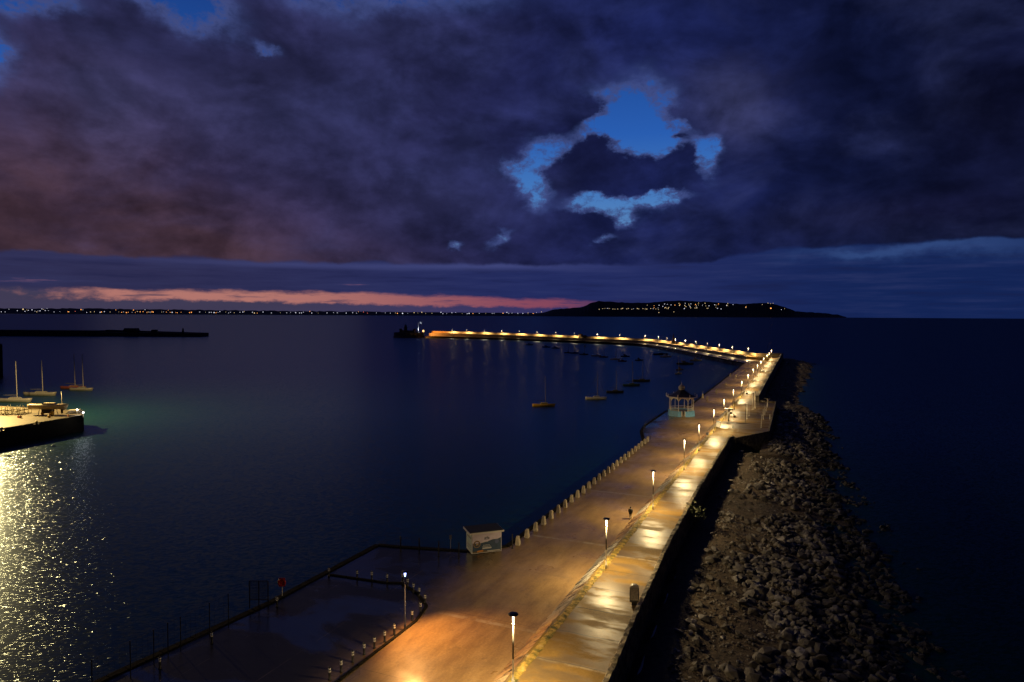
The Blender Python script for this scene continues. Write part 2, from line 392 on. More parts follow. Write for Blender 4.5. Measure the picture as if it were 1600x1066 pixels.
# ------------------------------------------------------------------ pier geometry
ARM = [Vector((154.5, 446, 0)), Vector((147.5, 570, 0)), Vector((144.5, 640, 0)), Vector((135, 682, 0)), Vector((113, 712, 0)), Vector((60, 762, 0)), Vector((8.8, 812, 0)), Vector((-70, 863, 0)), Vector((-106, 876, 0))]
ARMZ = [4.1, 4.1, 4.2, 4.4, 4.6, 5.0, 5.4, 5.9, 6.0]
def offs(pts, d):                     # polyline moved sideways (positive to its right)
    o = []
    for k, p in enumerate(pts):
        a = (pts[k] - pts[k - 1]).normalized() if k else (pts[1] - pts[0]).normalized()
        b_ = (pts[k + 1] - pts[k]).normalized() if k < len(pts) - 1 else a
        t_ = (a + b_).normalized(); nn = Vector((t_.y, -t_.x, 0)); c = nn.dot(Vector((a.y, -a.x, 0)))
        o.append(p + nn * (d / c))
    return o
main_low = [W(-60, -31.4), W(-10.9, -31.0), W(6.6, -29.2), W(25.3, -29.2), W(25.8, -26.3), W(27.9, -17.9), W(31.5, -14.2), W(108, -13.7),
            W(122, -17.6), W(130, -18.6), W(160, -18.6), W(172, -15), W(181, -13.9), W(372, -13.9)]
arm_edge = offs(ARM, -13.0)
arm_edge = [Vector((146, 452, 0)) if False else arm_edge[0]] + arm_edge[1:]
low_line = [W(397, -6), ]
lower = main_low + [Vector((139.5, 408, 0))] + [p for p in arm_edge[1:]] + [ARM[-1] + Vector((2, 2, 0))] + list(reversed([p for p in offs(ARM, -1.0)[:-1]])) + [W(412, -1), W(-60, -1)]
mb = MB(); mb.prism([(p.x, p.y) for p in lower], -3, LZ)
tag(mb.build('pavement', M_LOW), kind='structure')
M_STONE = mat('harbour_granite', (.20, .175, .145), .75, var=.45, scale=.8, bump=.04, bscale=2.2)
M_STONEDK = mat('dark_tidal_granite', (.055, .05, .042), .7, var=.5, scale=.5, bump=.05, bscale=1.6)
# quay face under the pavement edge: a coping of pale kerb stones
mb = MB(); run = [W(-10.9, -31.0), W(6.6, -29.2), W(25.3, -29.2), W(25.8, -26.3), W(27.9, -17.9), W(31.5, -14.2), W(108, -13.7), W(122, -17.6), W(130, -18.6), W(160, -18.6), W(172, -15), W(181, -13.9), W(372, -13.9), Vector((139.5, 408, 0))] + arm_edge[1:]
for a, b_ in zip(run[:-1], run[1:]):
    d = (b_ - a); L = d.length; d.normalize(); nn = Vector((-d.y, d.x, 0)); k = 0.0; stp = 1.5 if L < 140 else 4.0
    while k < L - .2:
        l = min(stp, L - k); c = a + d * (k + l / 2) + nn * .02
        mb.box((c.x, c.y, LZ - .28 + .09), (l * .97, .66, .6), math.atan2(d.y, d.x), 1, .015); k += stp
tag(mb.build('quay_kerb', mat('dark_kerb_stone', (.016, .014, .012), .95, var=.4, bump=.02, spec=.08)), 'dark granite kerb stones edging the harbour side of the pier', 'kerb')

# upper walkway with the bastion platform
wall_in = [(-60, 7.0), (1, 6.3), (13, 5.7), (34, 4.8), (62, 4.4), (108, 4.3)]
def s_in(t):
    for (a, sa), (b_, sb) in zip(wall_in[:-1], wall_in[1:]):
        if t <= b_: return sa + (sb - sa) * (t - a) / (b_ - a)
    return wall_in[-1][1]
up = [W(-60, -.9)] + [W(t, -.9) for t in (200, 260, 320, 380, 412)] + offs(ARM, -.9)[:] + list(reversed(offs(ARM, 5.6))) + [W(430, 5.4)] + [W(t, 5.2) for t in (380, 320, 260, 183)] + [W(183, 11.2), W(124, 11.9), W(112, 5.2)] + [W(t, s_ + .2) for t, s_ in reversed(wall_in)]
zs = [3.6] + [UZ(t) for t in (200, 260, 320, 380, 412)] + ARMZ + list(reversed(ARMZ)) + [UZ(432)] + [UZ(t) for t in (380, 320, 260, 183)] + [3.6] * (3 + len(wall_in))
mb = MB(); nn_ = len(up)
bm = bmesh.new(); bv = [bm.verts.new((p.x, p.y, z)) for p, z in zip(up, zs)]
f_ = bm.faces.new(bv); ret = bmesh.ops.extrude_face_region(bm, geom=[f_])
for e in ret['geom']:
    if isinstance(e, bmesh.types.BMVert): e.co.z = -3
bmesh.ops.triangulate(bm, faces=[f for f in bm.faces if len(f.verts) > 4]); bmesh.ops.recalc_face_normals(bm, faces=bm.faces)
me = bpy.data.meshes.new('path'); bm.to_mesh(me); bm.free(); me.materials.append(M_UP)
o = bpy.data.objects.new('path', me); COL.objects.link(o); tag(o, kind='structure')

# battered stone bank between the two levels
mb = MB(); t = -58.0
cols = []
while t < 412:
    st_ = rnd.uniform(.75, 1.35) if t < 210 else 3.2
    if t < 210:
        for row, (sa, za, sb, zb) in enumerate(((-2.62, LZ, -1.72, 2.95), (-1.72, 2.95, -.86, 3.62))):
            tt = t + (0.4 if row else 0); h = rnd.uniform(-.03, .045); g_ = st_ * .475
            p = [W(tt - g_, sa, za - .3), W(tt + g_, sa, za - .3), W(tt + g_, sb, zb - .3), W(tt - g_, sb, zb - .3)]
            q = [W(tt - g_ + rnd.uniform(0, .1), sa + rnd.uniform(-.05, .04), za + .06 + h), W(tt + g_ - rnd.uniform(0, .06), sa + rnd.uniform(-.05, .04), za + .06 + h), W(tt + g_ - rnd.uniform(0, .06), sb, zb + h), W(tt - g_ + rnd.uniform(0, .1), sb, zb + h)]
            mb.add([tuple(v) for v in p + q], [(0, 1, 5, 4), (1, 2, 6, 5), (2, 3, 7, 6), (3, 0, 4, 7), (4, 5, 6, 7)])
    else:
        z = UZ(t); p = [W(t - 1.6, -2.3, LZ - .2), W(t + 1.55, -2.3, LZ - .2), W(t + 1.55, -.8, z + .05), W(t - 1.6, -.8, z + .05), W(t - 1.6, -.8, LZ - .2), W(t + 1.55, -.8, LZ - .2)]
        mb.add([tuple(v) for v in p], [(0, 1, 2, 3), (0, 3, 4), (1, 5, 2), (3, 2, 5, 4)])
    t += st_
def bank_mat():
    mt = bpy.data.materials.new('bank_stone'); mt.use_nodes = True; y = X(mt.node_tree); b = mt.node_tree.nodes['Principled BSDF']
    g, v, t, s = axis_nodes(y)
    vo = y.n('ShaderNodeTexVoronoi'); y.put(vo.inputs['Vector'], y.comb(t, y.mul(s, .8))); vo.inputs['Scale'].default_value = .95
    sepc = y.n('ShaderNodeSeparateColor'); y.put(sepc.inputs[0], vo.outputs['Color'])
    zone = y.noise(y.comb(y.mul(t, .055), 0.0), 1.0, 2, .5)
    c1 = y.ramp(sepc.outputs[0], [(0, (.13, .07, .035, 1)), (.5, (.34, .18, .07, 1)), (1, (.46, .30, .13, 1))])
    c2 = y.ramp(sepc.outputs[0], [(0, (.10, .09, .07, 1)), (.35, (.26, .24, .2, 1)), (1, (.48, .46, .4, 1))])
    col = y.mix(y.step(zone, .44, .56), c1, c2)
    col = y.mix(y.step(y.noise(g, 1.6, 5, .7), .52, .66), col, (.075, .06, .04, 1))
    y.put(b.inputs['Base Color'], col); b.inputs['Roughness'].default_value = .62
    bp = y.n('ShaderNodeBump'); bp.inputs['Distance'].default_value = .04; y.put(bp.inputs['Height'], y.noise(g, 6, 5, .7)); y.put(b.inputs['Normal'], bp.outputs[0])
    return mt
M_BANK = bank_mat()
tag(mb.build('retaining_wall', M_BANK), 'sloping bank of rough stone blocks between lower promenade and upper walkway', 'retaining wall')
# mossy verge on top of the bank
mb = MB(); t = -58.0; prev = None; k = 0
while t < 215:
    w1 = -.72 + rnd.uniform(-.07, .07); w2 = .04 + rnd.uniform(-.07, .07); z = 3.6
    ring = [W(t, w1, z - .1), W(t, w1 + .1, z + .05 + rnd.uniform(0, .03)), W(t, -.32 + rnd.uniform(-.06, .06), z + .08 + rnd.uniform(0, .04)), W(t, w2 - .1, z + .03 + rnd.uniform(0, .03)), W(t, w2, z - .02)]
    if prev:
        for a in range(4): mb.face([prev[a], prev[a + 1], ring[a + 1], ring[a]])
    prev = ring; t += .35
def moss_mat():
    mt = bpy.data.materials.new('moss_and_lichen'); mt.use_nodes = True; y = X(mt.node_tree); b = mt.node_tree.nodes['Principled BSDF']
    g = y.n('ShaderNodeNewGeometry').outputs['Position']
    col = y.ramp(y.noise(g, 1.7, 6, .7), [(.34, (.035, .04, .012, 1)), (.46, (.16, .12, .02, 1)), (.56, (.36, .235, .045, 1)), (.68, (.40, .30, .13, 1))])
    y.put(b.inputs['Base Color'], col); b.inputs['Roughness'].default_value = .9
    bp = y.n('ShaderNodeBump'); bp.inputs['Distance'].default_value = .06; y.put(bp.inputs['Height'], y.noise(g, 9, 5, .7)); y.put(b.inputs['Normal'], bp.outputs[0])
    return mt
tag(mb.build('moss', moss_mat()), 'yellow green moss and weeds along the top of the stone bank', 'moss', kind='stuff')

# retaining wall of the far arm
mb = MB()
a1, a2 = offs(ARM, -1.35), offs(ARM, -.85)
for k in range(len(ARM) - 1):
    za, zb = ARMZ[k] + .12, ARMZ[k + 1] + .12
    v = [a1[k], a1[k + 1], a2[k + 1], a2[k]]
    mb.add([(v[0].x, v[0].y, 1), (v[1].x, v[1].y, 1), (v[2].x, v[2].y, 1), (v[3].x, v[3].y, 1), (v[0].x, v[0].y, za), (v[1].x, v[1].y, zb), (v[2].x, v[2].y, zb), (v[3].x, v[3].y, za)],
           [(0, 1, 5, 4), (2, 3, 7, 6), (4, 5, 6, 7)] + ([(3, 0, 4, 7)] if k == 0 else []))
tag(mb.build('retaining_wall', M_STONE), 'long dark retaining wall carrying the upper walkway of the far pier arm', 'retaining wall')

# sea walls
def rubble_wall(name, line, zb, h, th, label, mt, rough=.12, stp=.55, out=-3.0):
    mb = MB(); prev = None
    for k in range(len(line) - 1):
        a, b_ = line[k], line[k + 1]; d = b_ - a; L = d.length; d.normalize(); nn = Vector((d.y, -d.x, 0)); q = 0.0
        while q < L:
            c = a + d * q; f = q / L; z = zb[k] + (zb[k + 1] - zb[k]) * f; hh = (h[k] + (h[k + 1] - h[k]) * f) + rnd.uniform(-rough, rough)
            i0 = rnd.uniform(-rough, rough) * .4; i1 = rnd.uniform(-rough, rough) * .4
            ring = [c + nn * 0 + Vector((0, 0, z - .3)), c + nn * (.04 + i0) + Vector((0, 0, z + hh * .8)), c + nn * (.14) + Vector((0, 0, z + hh)), c + nn * (th - .12) + Vector((0, 0, z + hh + rnd.uniform(-rough, rough) * .5)), c + nn * (th + i1) + Vector((0, 0, z + hh * .75)), c + nn * (th + .25) + Vector((0, 0, out))]
            if prev:
                for a_ in range(5): mb.face([prev[a_], prev[a_ + 1], ring[a_ + 1], ring[a_]])
            else: mb.face(ring)
            prev = ring; q += stp
    mb.face(list(reversed(prev)))
    return tag(mb.build(name, mt), label, 'sea wall')
def seawall_mat():
    mt = bpy.data.materials.new('rubble_masonry'); mt.use_nodes = True; y = X(mt.node_tree); b = mt.node_tree.nodes['Principled BSDF']
    g = y.n('ShaderNodeNewGeometry').outputs['Position']
    vo = y.n('ShaderNodeTexVoronoi'); y.put(vo.inputs['Vector'], g); vo.inputs['Scale'].default_value = 1.9
    sepc = y.n('ShaderNodeSeparateColor'); y.put(sepc.inputs[0], vo.outputs['Color'])
    col = y.ramp(sepc.outputs[0], [(0, (.06, .05, .035, 1)), (.5, (.15, .125, .09, 1)), (1, (.26, .22, .16, 1))])
    col = y.mix(y.step(y.noise(g, .9, 5, .7), .5, .62), col, (.035, .03, .022, 1))
    y.put(b.inputs['Base Color'], col); b.inputs['Roughness'].default_value = .8
    bp = y.n('ShaderNodeBump'); bp.inputs['Distance'].default_value = .08; y.put(bp.inputs['Height'], y.add(y.mul(vo.outputs['Distance'], -1.0), y.noise(g, 4, 5, .7))); y.put(b.inputs['Normal'], bp.outputs[0])
    return mt
M_SEAWALL = seawall_mat()
ln = [W(t, s) for t, s in wall_in] + [W(111, 5.0)]
rubble_wall('sea_wall', ln, [3.6] * 7, [.95, .95, .95, .95, 1.0, 1.05, 1.0], .62, 'low rugged rubble sea wall along the near upper walkway', M_SEAWALL, .13)
ln = [W(111.5, 5.3), W(124, 11.7), W(183, 11.0), W(183.4, 5.7)]
rubble_wall('sea_wall', ln, [3.6] * 4, [.55, .5, .5, .6], .5, 'low dark wall round the outer bastion platform', M_SEAWALL, .04, .9)
ln = [W(184, 5.0), W(260, 4.9), W(330, 4.8), W(395, 4.7), W(432, 5.0)]
rubble_wall('sea_wall', ln, [UZ(184), UZ(260), UZ(330), UZ(395), UZ(432)], [1.9, 2.2, 2.3, 2.3, 2.3], 1.2, 'tall sea wall running from the platform to the pier bend', M_STONE, .03, 1.4)
M_ARMW = mat('pale_arm_masonry', (.50, .37, .19), .75, var=.3, scale=.5, bump=.05, bscale=1.2)
ln = [W(431, 5.2)] + offs(ARM, 5.2)
rubble_wall('sea_wall', ln, [UZ(433)] + ARMZ, [2.2, 1.9, 1.8, 1.8, 1.8, 1.9, 2.0, 2.2, 2.4, 2.4], 1.3, 'tall sea wall of the far pier arm washed by lamp scallops', M_ARMW, .03, 2.4)

# ------------------------------------------------------------------ seaward ground and boulders
def shore(t):
    for (a, sa), (b_, sb) in zip(SH[:-1], SH[1:]):
        if t <= b_: return sa + (sb - sa) * (t - a) / (b_ - a)
    return SH[-1][1]
SH = [(-70, 34), (21, 31.2), (59, 30.6), (100, 27.6), (150, 26), (187, 26.5), (215, 19), (238, 19.5), (330, 24), (425, 27), (470, 24)]
def inner(t): return s_in(t) + .5 if t < 108 else 12.3 if t < 183 else 6.0
def gz(t, s):
    a, b_ = inner(t), shore(t); f = (s - a) / max(1, b_ - a)
    top = 1.7 if t < 183 else 2.4
    z = top - (top + .5) * max(0, f - .12) / .88
    return z + .35 * math.sin(t * .31 + s * .7) * math.sin(t * .17 - s * .4) * min(1, max(0, f * 3))
mb = MB(); rows = []; t = -60.0
while t <= 448:
    a, b_ = inner(t) - 1.5, shore(t) + 6
    rows.append([W(t, a + (b_ - a) * k / 22, 0) + Vector((0, 0, gz(t, a + (b_ - a) * k / 22) + rnd.uniform(-.07, .07))) for k in range(23)]); t += 1.5 if t < 200 else 4
vs = [v for r_ in rows for v in r_]; fs = []
for i in range(len(rows) - 1):
    for k in range(22): fs.append((i * 23 + k, i * 23 + k + 1, (i + 1) * 23 + k + 1, (i + 1) * 23 + k))
mb.add(vs, fs)
def ground_mat():
    mt = bpy.data.materials.new('stony_earth'); mt.use_nodes = True; y = X(mt.node_tree); b = mt.node_tree.nodes['Principled BSDF']
    g = y.n('ShaderNodeNewGeometry').outputs['Position']
    col = y.ramp(y.noise(g, 1.3, 7, .75), [(.35, (.035, .026, .018, 1)), (.5, (.10, .073, .048, 1)), (.65, (.17, .125, .085, 1))])
    y.put(b.inputs['Base Color'], col); b.inputs['Roughness'].default_value = .85
    bp = y.n('ShaderNodeBump'); bp.inputs['Distance'].default_value = .35; y.put(bp.inputs['Height'], y.noise(g, 2.6, 6, .75)); y.put(b.inputs['Normal'], bp.outputs[0])
    return mt
tag(mb.build('ground', ground_mat(), smooth=True), kind='structure')
for k, (px, py) in enumerate([(1033, 897), (1018, 935), (998, 985), (978, 1040)]):
    q = P(px, py, 1.75); t_, s_ = TS(q); mb = MB()
    pts = []
    for a in range(14):
        w = 2 * math.pi * a / 14; pts.append(W(t_ + 2.3 * math.cos(w) * rnd.uniform(.85, 1.1), max(s_, s_in(t_) + 1.2) + .42 * math.sin(w) * rnd.uniform(.8, 1.2), 1.78))
    tag(mb.face([tuple(p) for p in pts]).build('puddle', mat('puddle_water', (.01, .012, .015), .06, var=0)), kind='structure')

def rock_mesh(seed, npt=22):
    r_ = random.Random(seed); bm = bmesh.new()
    for k in range(npt):
        v = Vector((r_.gauss(0, 1), r_.gauss(0, 1), r_.gauss(0, 1))).normalized()
        bm.verts.new((v.x * r_.uniform(.75, 1.2), v.y * r_.uniform(.5, .9), v.z * r_.uniform(.4, .75)))
    res = bmesh.ops.convex_hull(bm, input=bm.verts)
    junk = [e for e in res['geom_interior'] if isinstance(e, bmesh.types.BMVert)]
    if junk: bmesh.ops.delete(bm, geom=junk, context='VERTS')
    bmesh.ops.bevel(bm, geom=list(bm.edges), offset=.07, segments=1, affect='EDGES', clamp_overlap=True)
    bmesh.ops.recalc_face_normals(bm, faces=bm.faces)
    me = bpy.data.meshes.new('boulder'); bm.to_mesh(me); bm.free(); return me
def rock_mat():
    mt = bpy.data.materials.new('quarry_rock'); mt.use_nodes = True; y = X(mt.node_tree); b = mt.node_tree.nodes['Principled BSDF']
    g = y.n('ShaderNodeNewGeometry'); pos = g.outputs['Position']
    vo = y.n('ShaderNodeTexVoronoi'); y.put(vo.inputs['Vector'], pos); vo.inputs['Scale'].default_value = .55
    sepc = y.n('ShaderNodeSeparateColor'); y.put(sepc.inputs[0], vo.outputs['Color'])
    col = y.ramp(sepc.outputs[0], [(0, (.065, .058, .052, 1)), (.5, (.14, .128, .118, 1)), (.85, (.23, .22, .215, 1)), (1, (.38, .365, .36, 1))])
    col = y.mix(y.mul(y.step(y.noise(pos, 1.8, 6, .7), .48, .64), .6), col, (.07, .055, .04, 1))
    sp_ = y.n('ShaderNodeSeparateXYZ'); y.put(sp_.inputs[0], pos)
    weed = y.step(y.add(sp_.outputs[2], y.mul(y.noise(pos, .6, 3), .6)), 1.35, .75)
    col = y.mix(y.mul(weed, .85), col, (.02, .02, .014, 1))
    y.put(b.inputs['Base Color'], col); b.inputs['Roughness'].default_value = .72
    bp = y.n('ShaderNodeBump'); bp.inputs['Distance'].default_value = .07; y.put(bp.inputs['Height'], y.noise(pos, 5, 6, .7)); y.put(b.inputs['Normal'], bp.outputs[0])
    return mt
M_ROCK = rock_mat()
RM = [rock_mesh(k) for k in range(12)]
for me in RM: me.materials.append(M_ROCK)
rocks = []
for k in range(10500):
    t = rnd.uniform(-42, 186) if k % 3 else rnd.uniform(-42, 60)
    a = inner(t) + (3.2 if t < 60 else 2.3) if t < 110 else 12.5
    b_ = shore(t) + 1.0 + 1.6 * math.sin(t * .4) + 1.2 * math.sin(t * 1.1 + 2)
    f = rnd.random(); s = a + (b_ - a) * f
    patch = math.sin(t * .21) * math.sin(t * .083 + 1.7)
    if t < 110 and f < .28 + .16 * patch and rnd.random() < .85: size = rnd.uniform(.10, .26)
    else: size = rnd.choice([rnd.uniform(.18, .4), rnd.uniform(.25, .55), rnd.uniform(.35, .7), rnd.uniform(.45, .85), rnd.uniform(.6, 1.05)])
    size *= .84
    rocks.append((t, s, size, gz(t, s)))
big = []
for (t, s, size, z) in rocks:
    p = W(t, s, z + size * .22); px, py = PX(p)
    vis = -10 < px < 1610 and 480 < py < 1090
    big.append((size / (p - CAM).length if vis else 0, p, size))
big.sort(key=lambda q: -q[0])
RG = 'boulders of the rock armour'
mb = MB()
for k, (_, p, size) in enumerate(big):
    me = rnd.choice(RM); rot = (rnd.uniform(-.5, .5), rnd.uniform(-.5, .5), rnd.uniform(0, 6.28))
    sc3 = (size * rnd.uniform(.85, 1.2), size * rnd.uniform(.85, 1.2), size * rnd.uniform(.85, 1.15))
    if k < 290:
        o = bpy.data.objects.new('boulder', me); COL.objects.link(o); o.location = p; o.rotation_euler = rot; o.scale = sc3
        tag(o, 'large angular grey brown boulder among the nearer rock armour beside the sea wall', 'boulder', RG)
    else:
        from mathutils import Euler
        mx = Matrix.Translation(p) @ Euler(rot).to_matrix().to_4x4() @ Matrix.Diagonal((*sc3, 1))
        mb.add([mx @ v.co for v in me.vertices], [tuple(f.vertices) for f in me.polygons])
# the flatter stone apron beyond the platform
for k in range(320):
    t = rnd.uniform(186, 440); s = rnd.uniform(inner(t) + 1, shore(t) + 1.5); size = rnd.uniform(.4, .9); me = rnd.choice(RM)
    p = W(t, s, gz(t, s) + .02); mx = Matrix.Translation(p) @ Matrix.Rotation(rnd.uniform(0, 6.28), 4, 'Z') @ Matrix.Diagonal((size * 1.4, size * 1.1, size * .5, 1))
    mb.add([mx @ v.co for v in me.vertices], [tuple(f.vertices) for f in me.polygons])
tag(mb.build('rock_armour', M_ROCK), 'smaller and farther rocks of the rubble slope running down to the sea', 'rocks', kind='stuff')

# bush rooted at the foot of the sea wall, growing above it
M_LEAF = mat('shrub_leaf', (.055, .07, .02), .6, var=.5, scale=3)
q = P(1093, 822, 2.0); t_, s_ = TS(q); bp_ = W(t_, s_in(t_) + 1.1, 1.6)
e = empty('bush', bp_, 0, 'straggly green bush growing against the seaward side of the wall', 'bush')
mb = MB()
for k in range(7): mb.tube((0, 0, 0), (rnd.uniform(-.9, .9), rnd.uniform(-.9, .9), rnd.uniform(1.4, 2.9)), .035, .012, 5)
mb.build('stem', mat('bark', (.08, .06, .04), .8), e)
mb = MB()
for k in range(420):
    c = Vector((rnd.gauss(0, .62), rnd.gauss(0, .62), 1.9 + rnd.gauss(0, .65))); a = Vector((rnd.gauss(0, 1), rnd.gauss(0, 1), rnd.gauss(0, 1))).normalized(); b_ = a.orthogonal().normalized(); l = rnd.uniform(.10, .2)
    mb.face([c - a * l, c + b_ * l * .45, c + a * l, c - b_ * l * .45])
mb.build('foliage', M_LEAF, e)

# ------------------------------------------------------------------ lamps
M_POST = mat('galvanised_steel', (.78, .76, .70), .5, 0.0, var=.12, scale=4)
M_SHADE = mat('dark_lamp_cap', (.05, .05, .05), .45, .2, var=.1)
M_LENS = mat('lamp_glow', (.9, .85, .7), .4, emit=(1.0, .84, .58), es=5.0, var=0)
WARM = (1.0, .72, .33)
def lamp_light(name, power, color, size=175, blend=.42, rad=.22):
    l = bpy.data.lights.new(name, 'SPOT'); l.energy = power; l.color = color; l.spot_size = R(size); l.spot_blend = blend; l.shadow_soft_size = rad
    return l
LAMP = lamp_light('lamp_light', 7200, WARM)
def make_lamp(label, group, h=5.5):
    e = empty('street_lamp', (0, 0, 0), 0, label, 'street lamp', group)
    MB().lathe([(.13, 0), (.12, .5), (.09, .56), (.07, 1.0), (.058, h - 3.0), (.058, h - .85), (.075, h - .83), (.075, h - .72), (.045, h - .70)], n=12).build('post', M_POST, e, True)
    MB().lathe([(.045, h - .70), (.055, h - .5), (.075, h - .25), (.12, h - .09), (.08, h - .06)], n=12).build('lens', M_LENS, e, True)
    MB().lathe([(.16, h - .055), (.36, h - .05), (.38, h - .02), (.33, h + .04), (.2, h + .09), (.04, h + .11)], n=20).build('shade', M_SHADE, e, True)
    MB().lathe([(.061, h - 3.6), (.062, h - .86)], n=12).build('upper_post', mat('upper_post_dimmed', (.07, .068, .06), .6, var=.1), e, True)  # upper shaft coloured dark to tone down the lamp's glare on it
    lo = bpy.data.objects.new('lamp_light', LAMP); COL.objects.link(lo); lo.parent = e; lo.location = (0, 0, h - .3)
    return e
proto = None
heads = [(801, 955), (949, 808), (1024, 734), (1073, 685), (1095.8, 661.6), (1118.8, 638.4), (1134.3, 622.2), (1148.5, 607.4), (1160.2, 594.3), (1169.8, 584.2), (1177, 576), (1183.9, 569.4), (1188.7, 564.2), (1194, 559.3), (1198.6, 554.2), (1201.9, 551.1), (1205.4, 547.2)]
G1, G2 = 'lamps along the main pier', 'lamps along the far pier arm'
def place_lamp(loc, label, group):
    global proto
    if proto is None: o = proto = make_lamp(label, group)
    else: o = copy_tree(proto); tag(o, label, 'street lamp', group)
    o.location = loc; return o
place_lamp(W(-25.2, .05, 3.6), 'lit lamp post on the stone bank just below the photo edge', G1)
for k, (px, py) in enumerate(heads):
    z = 9.1 if k < 8 else 9.1 + .6 * (k - 8) / 8
    t_ = TS(P(px, py, 9.3 if k < 8 else 9.1 + .6 * (k - 8) / 8 + .2))[0] if k < 8 else TS(P(px, py, 9.3))[0]
    place_lamp(W(t_, .05, UZ(t_)), 'lit lamp post on the stone bank of the main pier, %s from the near end' % nth(k), G1)
LAMP2 = lamp_light('lamp_light', 20000, WARM, 160, .45)
arm_px = [1169.3, 1144.9, 1123.7, 1105.5, 1087.4, 1071.4, 1055.6, 1042.1, 1029, 1008.1, 968.3, 933.4, 897.5, 868.5, 839, 811.3, 784.2, 756.9, 729.2, 706.5]
def on_arm(px, line=ARM, zz=ARMZ, py=525):
    d = P(px, py, 0); k_ = (d.x / d.y)
    for k in range(len(line) - 1):
        a, b_ = line[k], line[k + 1]; fa, fb = a.x - k_ * a.y, b_.x - k_ * b_.y
        if fa * fb <= 0:
            f = fa / (fa - fb); return a + (b_ - a) * f, zz[k] + (zz[k + 1] - zz[k]) * f
    return line[0], zz[0]
for k, px in enumerate(arm_px):
    q, z = on_arm(px); o = place_lamp((q.x, q.y, z), 'lit lamp post on the far pier arm, %s from the bend' % nth(k), G2)
    for c in kids(o):
        if c.type == 'LIGHT': c.data = LAMP2
# the bluish lamp beside the black bollards
e = empty('street_lamp', P(633, 985, LZ), 0, 'slim dark lamp post with bluish head beside the banded black bollards', 'street lamp')
MB().lathe([(.11, 0), (.10, .5), (.06, .6), (.05, 5.0)], n=10).build('post', mat('dark_blue_steel', (.035, .04, .07), .4, .3), e, True)
MB().lathe([(.05, 5.0), (.07, 5.1), (.12, 5.42)], n=10).build('lens', mat('blue_lamp_glow', (.6, .65, .9), .4, emit=(.30, .42, 1.0), es=7, var=0), e, True)
MB().lathe([(.12, 5.42), (.32, 5.43), (.30, 5.48), (.05, 5.53)], n=16).build('shade', M_SHADE, e, True)
l = lamp_light('lamp_light', 4200, (1.0, .46, .13), 120, .6, .2); lo = bpy.data.objects.new('lamp_light', l); COL.objects.link(lo); lo.parent = e; lo.location = (N.x * .5, N.y * .5, 5.25)
lo.rotation_euler = Vector((-N.x * .75 + U.x * .15, -N.y * .75 + U.y * .15, 1)).to_track_quat('Z', 'Y').to_euler()

# ------------------------------------------------------------------ bollards
M_PALE = mat('pale_granite', (.48, .42, .33), .75, var=.25, scale=3, bump=.03, bscale=6)
sb = MB().add(*(lambda q: (q.v, q.f))(MB().box((0, 0, .5), (.62, .5, 1.0), 0, .68, .02)))
first = None
NB = 26
for k in range(NB):
    t_ = 32.6 + (109.0 - 32.6) * k / (NB - 1)
    lab = 'tapered pale granite bollard on the harbour edge, %s from the white kiosk' % nth(k)
    if first is None:
        first = MB().box((0, 0, .28), (.66, .54, .56), 0, .86, .015).box((0, 0, .80), (.56, .455, .50), 0, .78, .015).box((0, 0, 1.09), (.40, .33, .10), 0, .7, .01).build('stone_bollard', M_PALE); o = first
    else: o = first.copy(); COL.objects.link(o)
    o.location = W(t_, -13.25, LZ); o.rotation_euler = (0, 0, ANG + rnd.uniform(-.12, .12)); tag(o, lab, 'bollard', 'stone bollards along the harbour edge')
far_b = [(1098, 622), (1105, 625.5), (1119.5, 614), (1134, 603), (1141, 588), (1150, 589.5), (1164.5, 580.5), (1172, 570)]
for k, (px, py) in enumerate(far_b):
    o = first.copy(); COL.objects.link(o); o.location = P(px, py, LZ); o.scale = (1.25, 1.25, 1.25)
    tag(o, 'pale stone bollard on the promenade past the bandstand, %s beyond it' % nth(k), 'bollard', 'stone bollards past the bandstand')
M_BLK = mat('black_iron', (.018, .018, .02), .42, .2, var=.2); M_WHT = mat('white_paint', (.78, .78, .76), .5, var=.1)
bb = [(515, 1062), (533, 1050), (551, 1035), (569, 1023), (585, 1013), (601, 1003), (616, 992), (644, 970), (657, 957), (664, 944), (655, 933), (646, 926), (637, 918), (629, 910), (605, 911), (581, 907), (558, 905), (514, 901), (433, 948), (331, 1005), (250, 1045)]
first = None
for k, (px, py) in enumerate(bb):
    if k < 10: lab = 'black bollard with white bands along the promenade edge, %s from the photo bottom' % nth(k)
    elif k < 17: lab = 'black bollard with white bands across the dark plaza, %s after the corner' % nth(k - 10)
    else: lab = 'lone black bollard with white bands on the plaza waterfront, %s of four' % ['farthest', 'second farthest', 'second nearest', 'nearest'][k - 17]
    if first is None:
        first = empty('bollard', (0, 0, 0), 0, lab, 'bollard', 'banded black bollards on the plaza')
        MB().lathe([(.13, 0), (.13, .06), (.09, .1), (.085, .92), (.095, .94), (.07, 1.02), (.02, 1.05)], n=12).build('post', M_BLK, first, True)
        for z in (.62, .82): MB().lathe([(.112, z - .02), (.112, z + .10)], n=12).build('reflective_band', M_WHT, first, True)
        o = first
    else: o = copy_tree(first)
    o.location = P(px, py, LZ); tag(o, lab, 'bollard', 'banded black bollards on the plaza')
mb = MB(); kl = [W(-30, -14.0, LZ), W(9, -13.75, LZ), W(12.3, -14.5, LZ), W(14.6, -17.0, LZ), W(16.2, -19.9, LZ), W(15.6, -21.5, LZ), W(15.0, -28.4, LZ)]
for a, b_ in zip(kl[:-1], kl[1:]):
    d = b_ - a; L = d.length; d.normalize(); q = 0
    while q < L - .05:
        l = min(1.2, L - q); c = a + d * (q + l / 2); mb.box((c.x, c.y, LZ + .05), (l * .97, .28, .14), math.atan2(d.y, d.x), .96, .006); q += 1.2
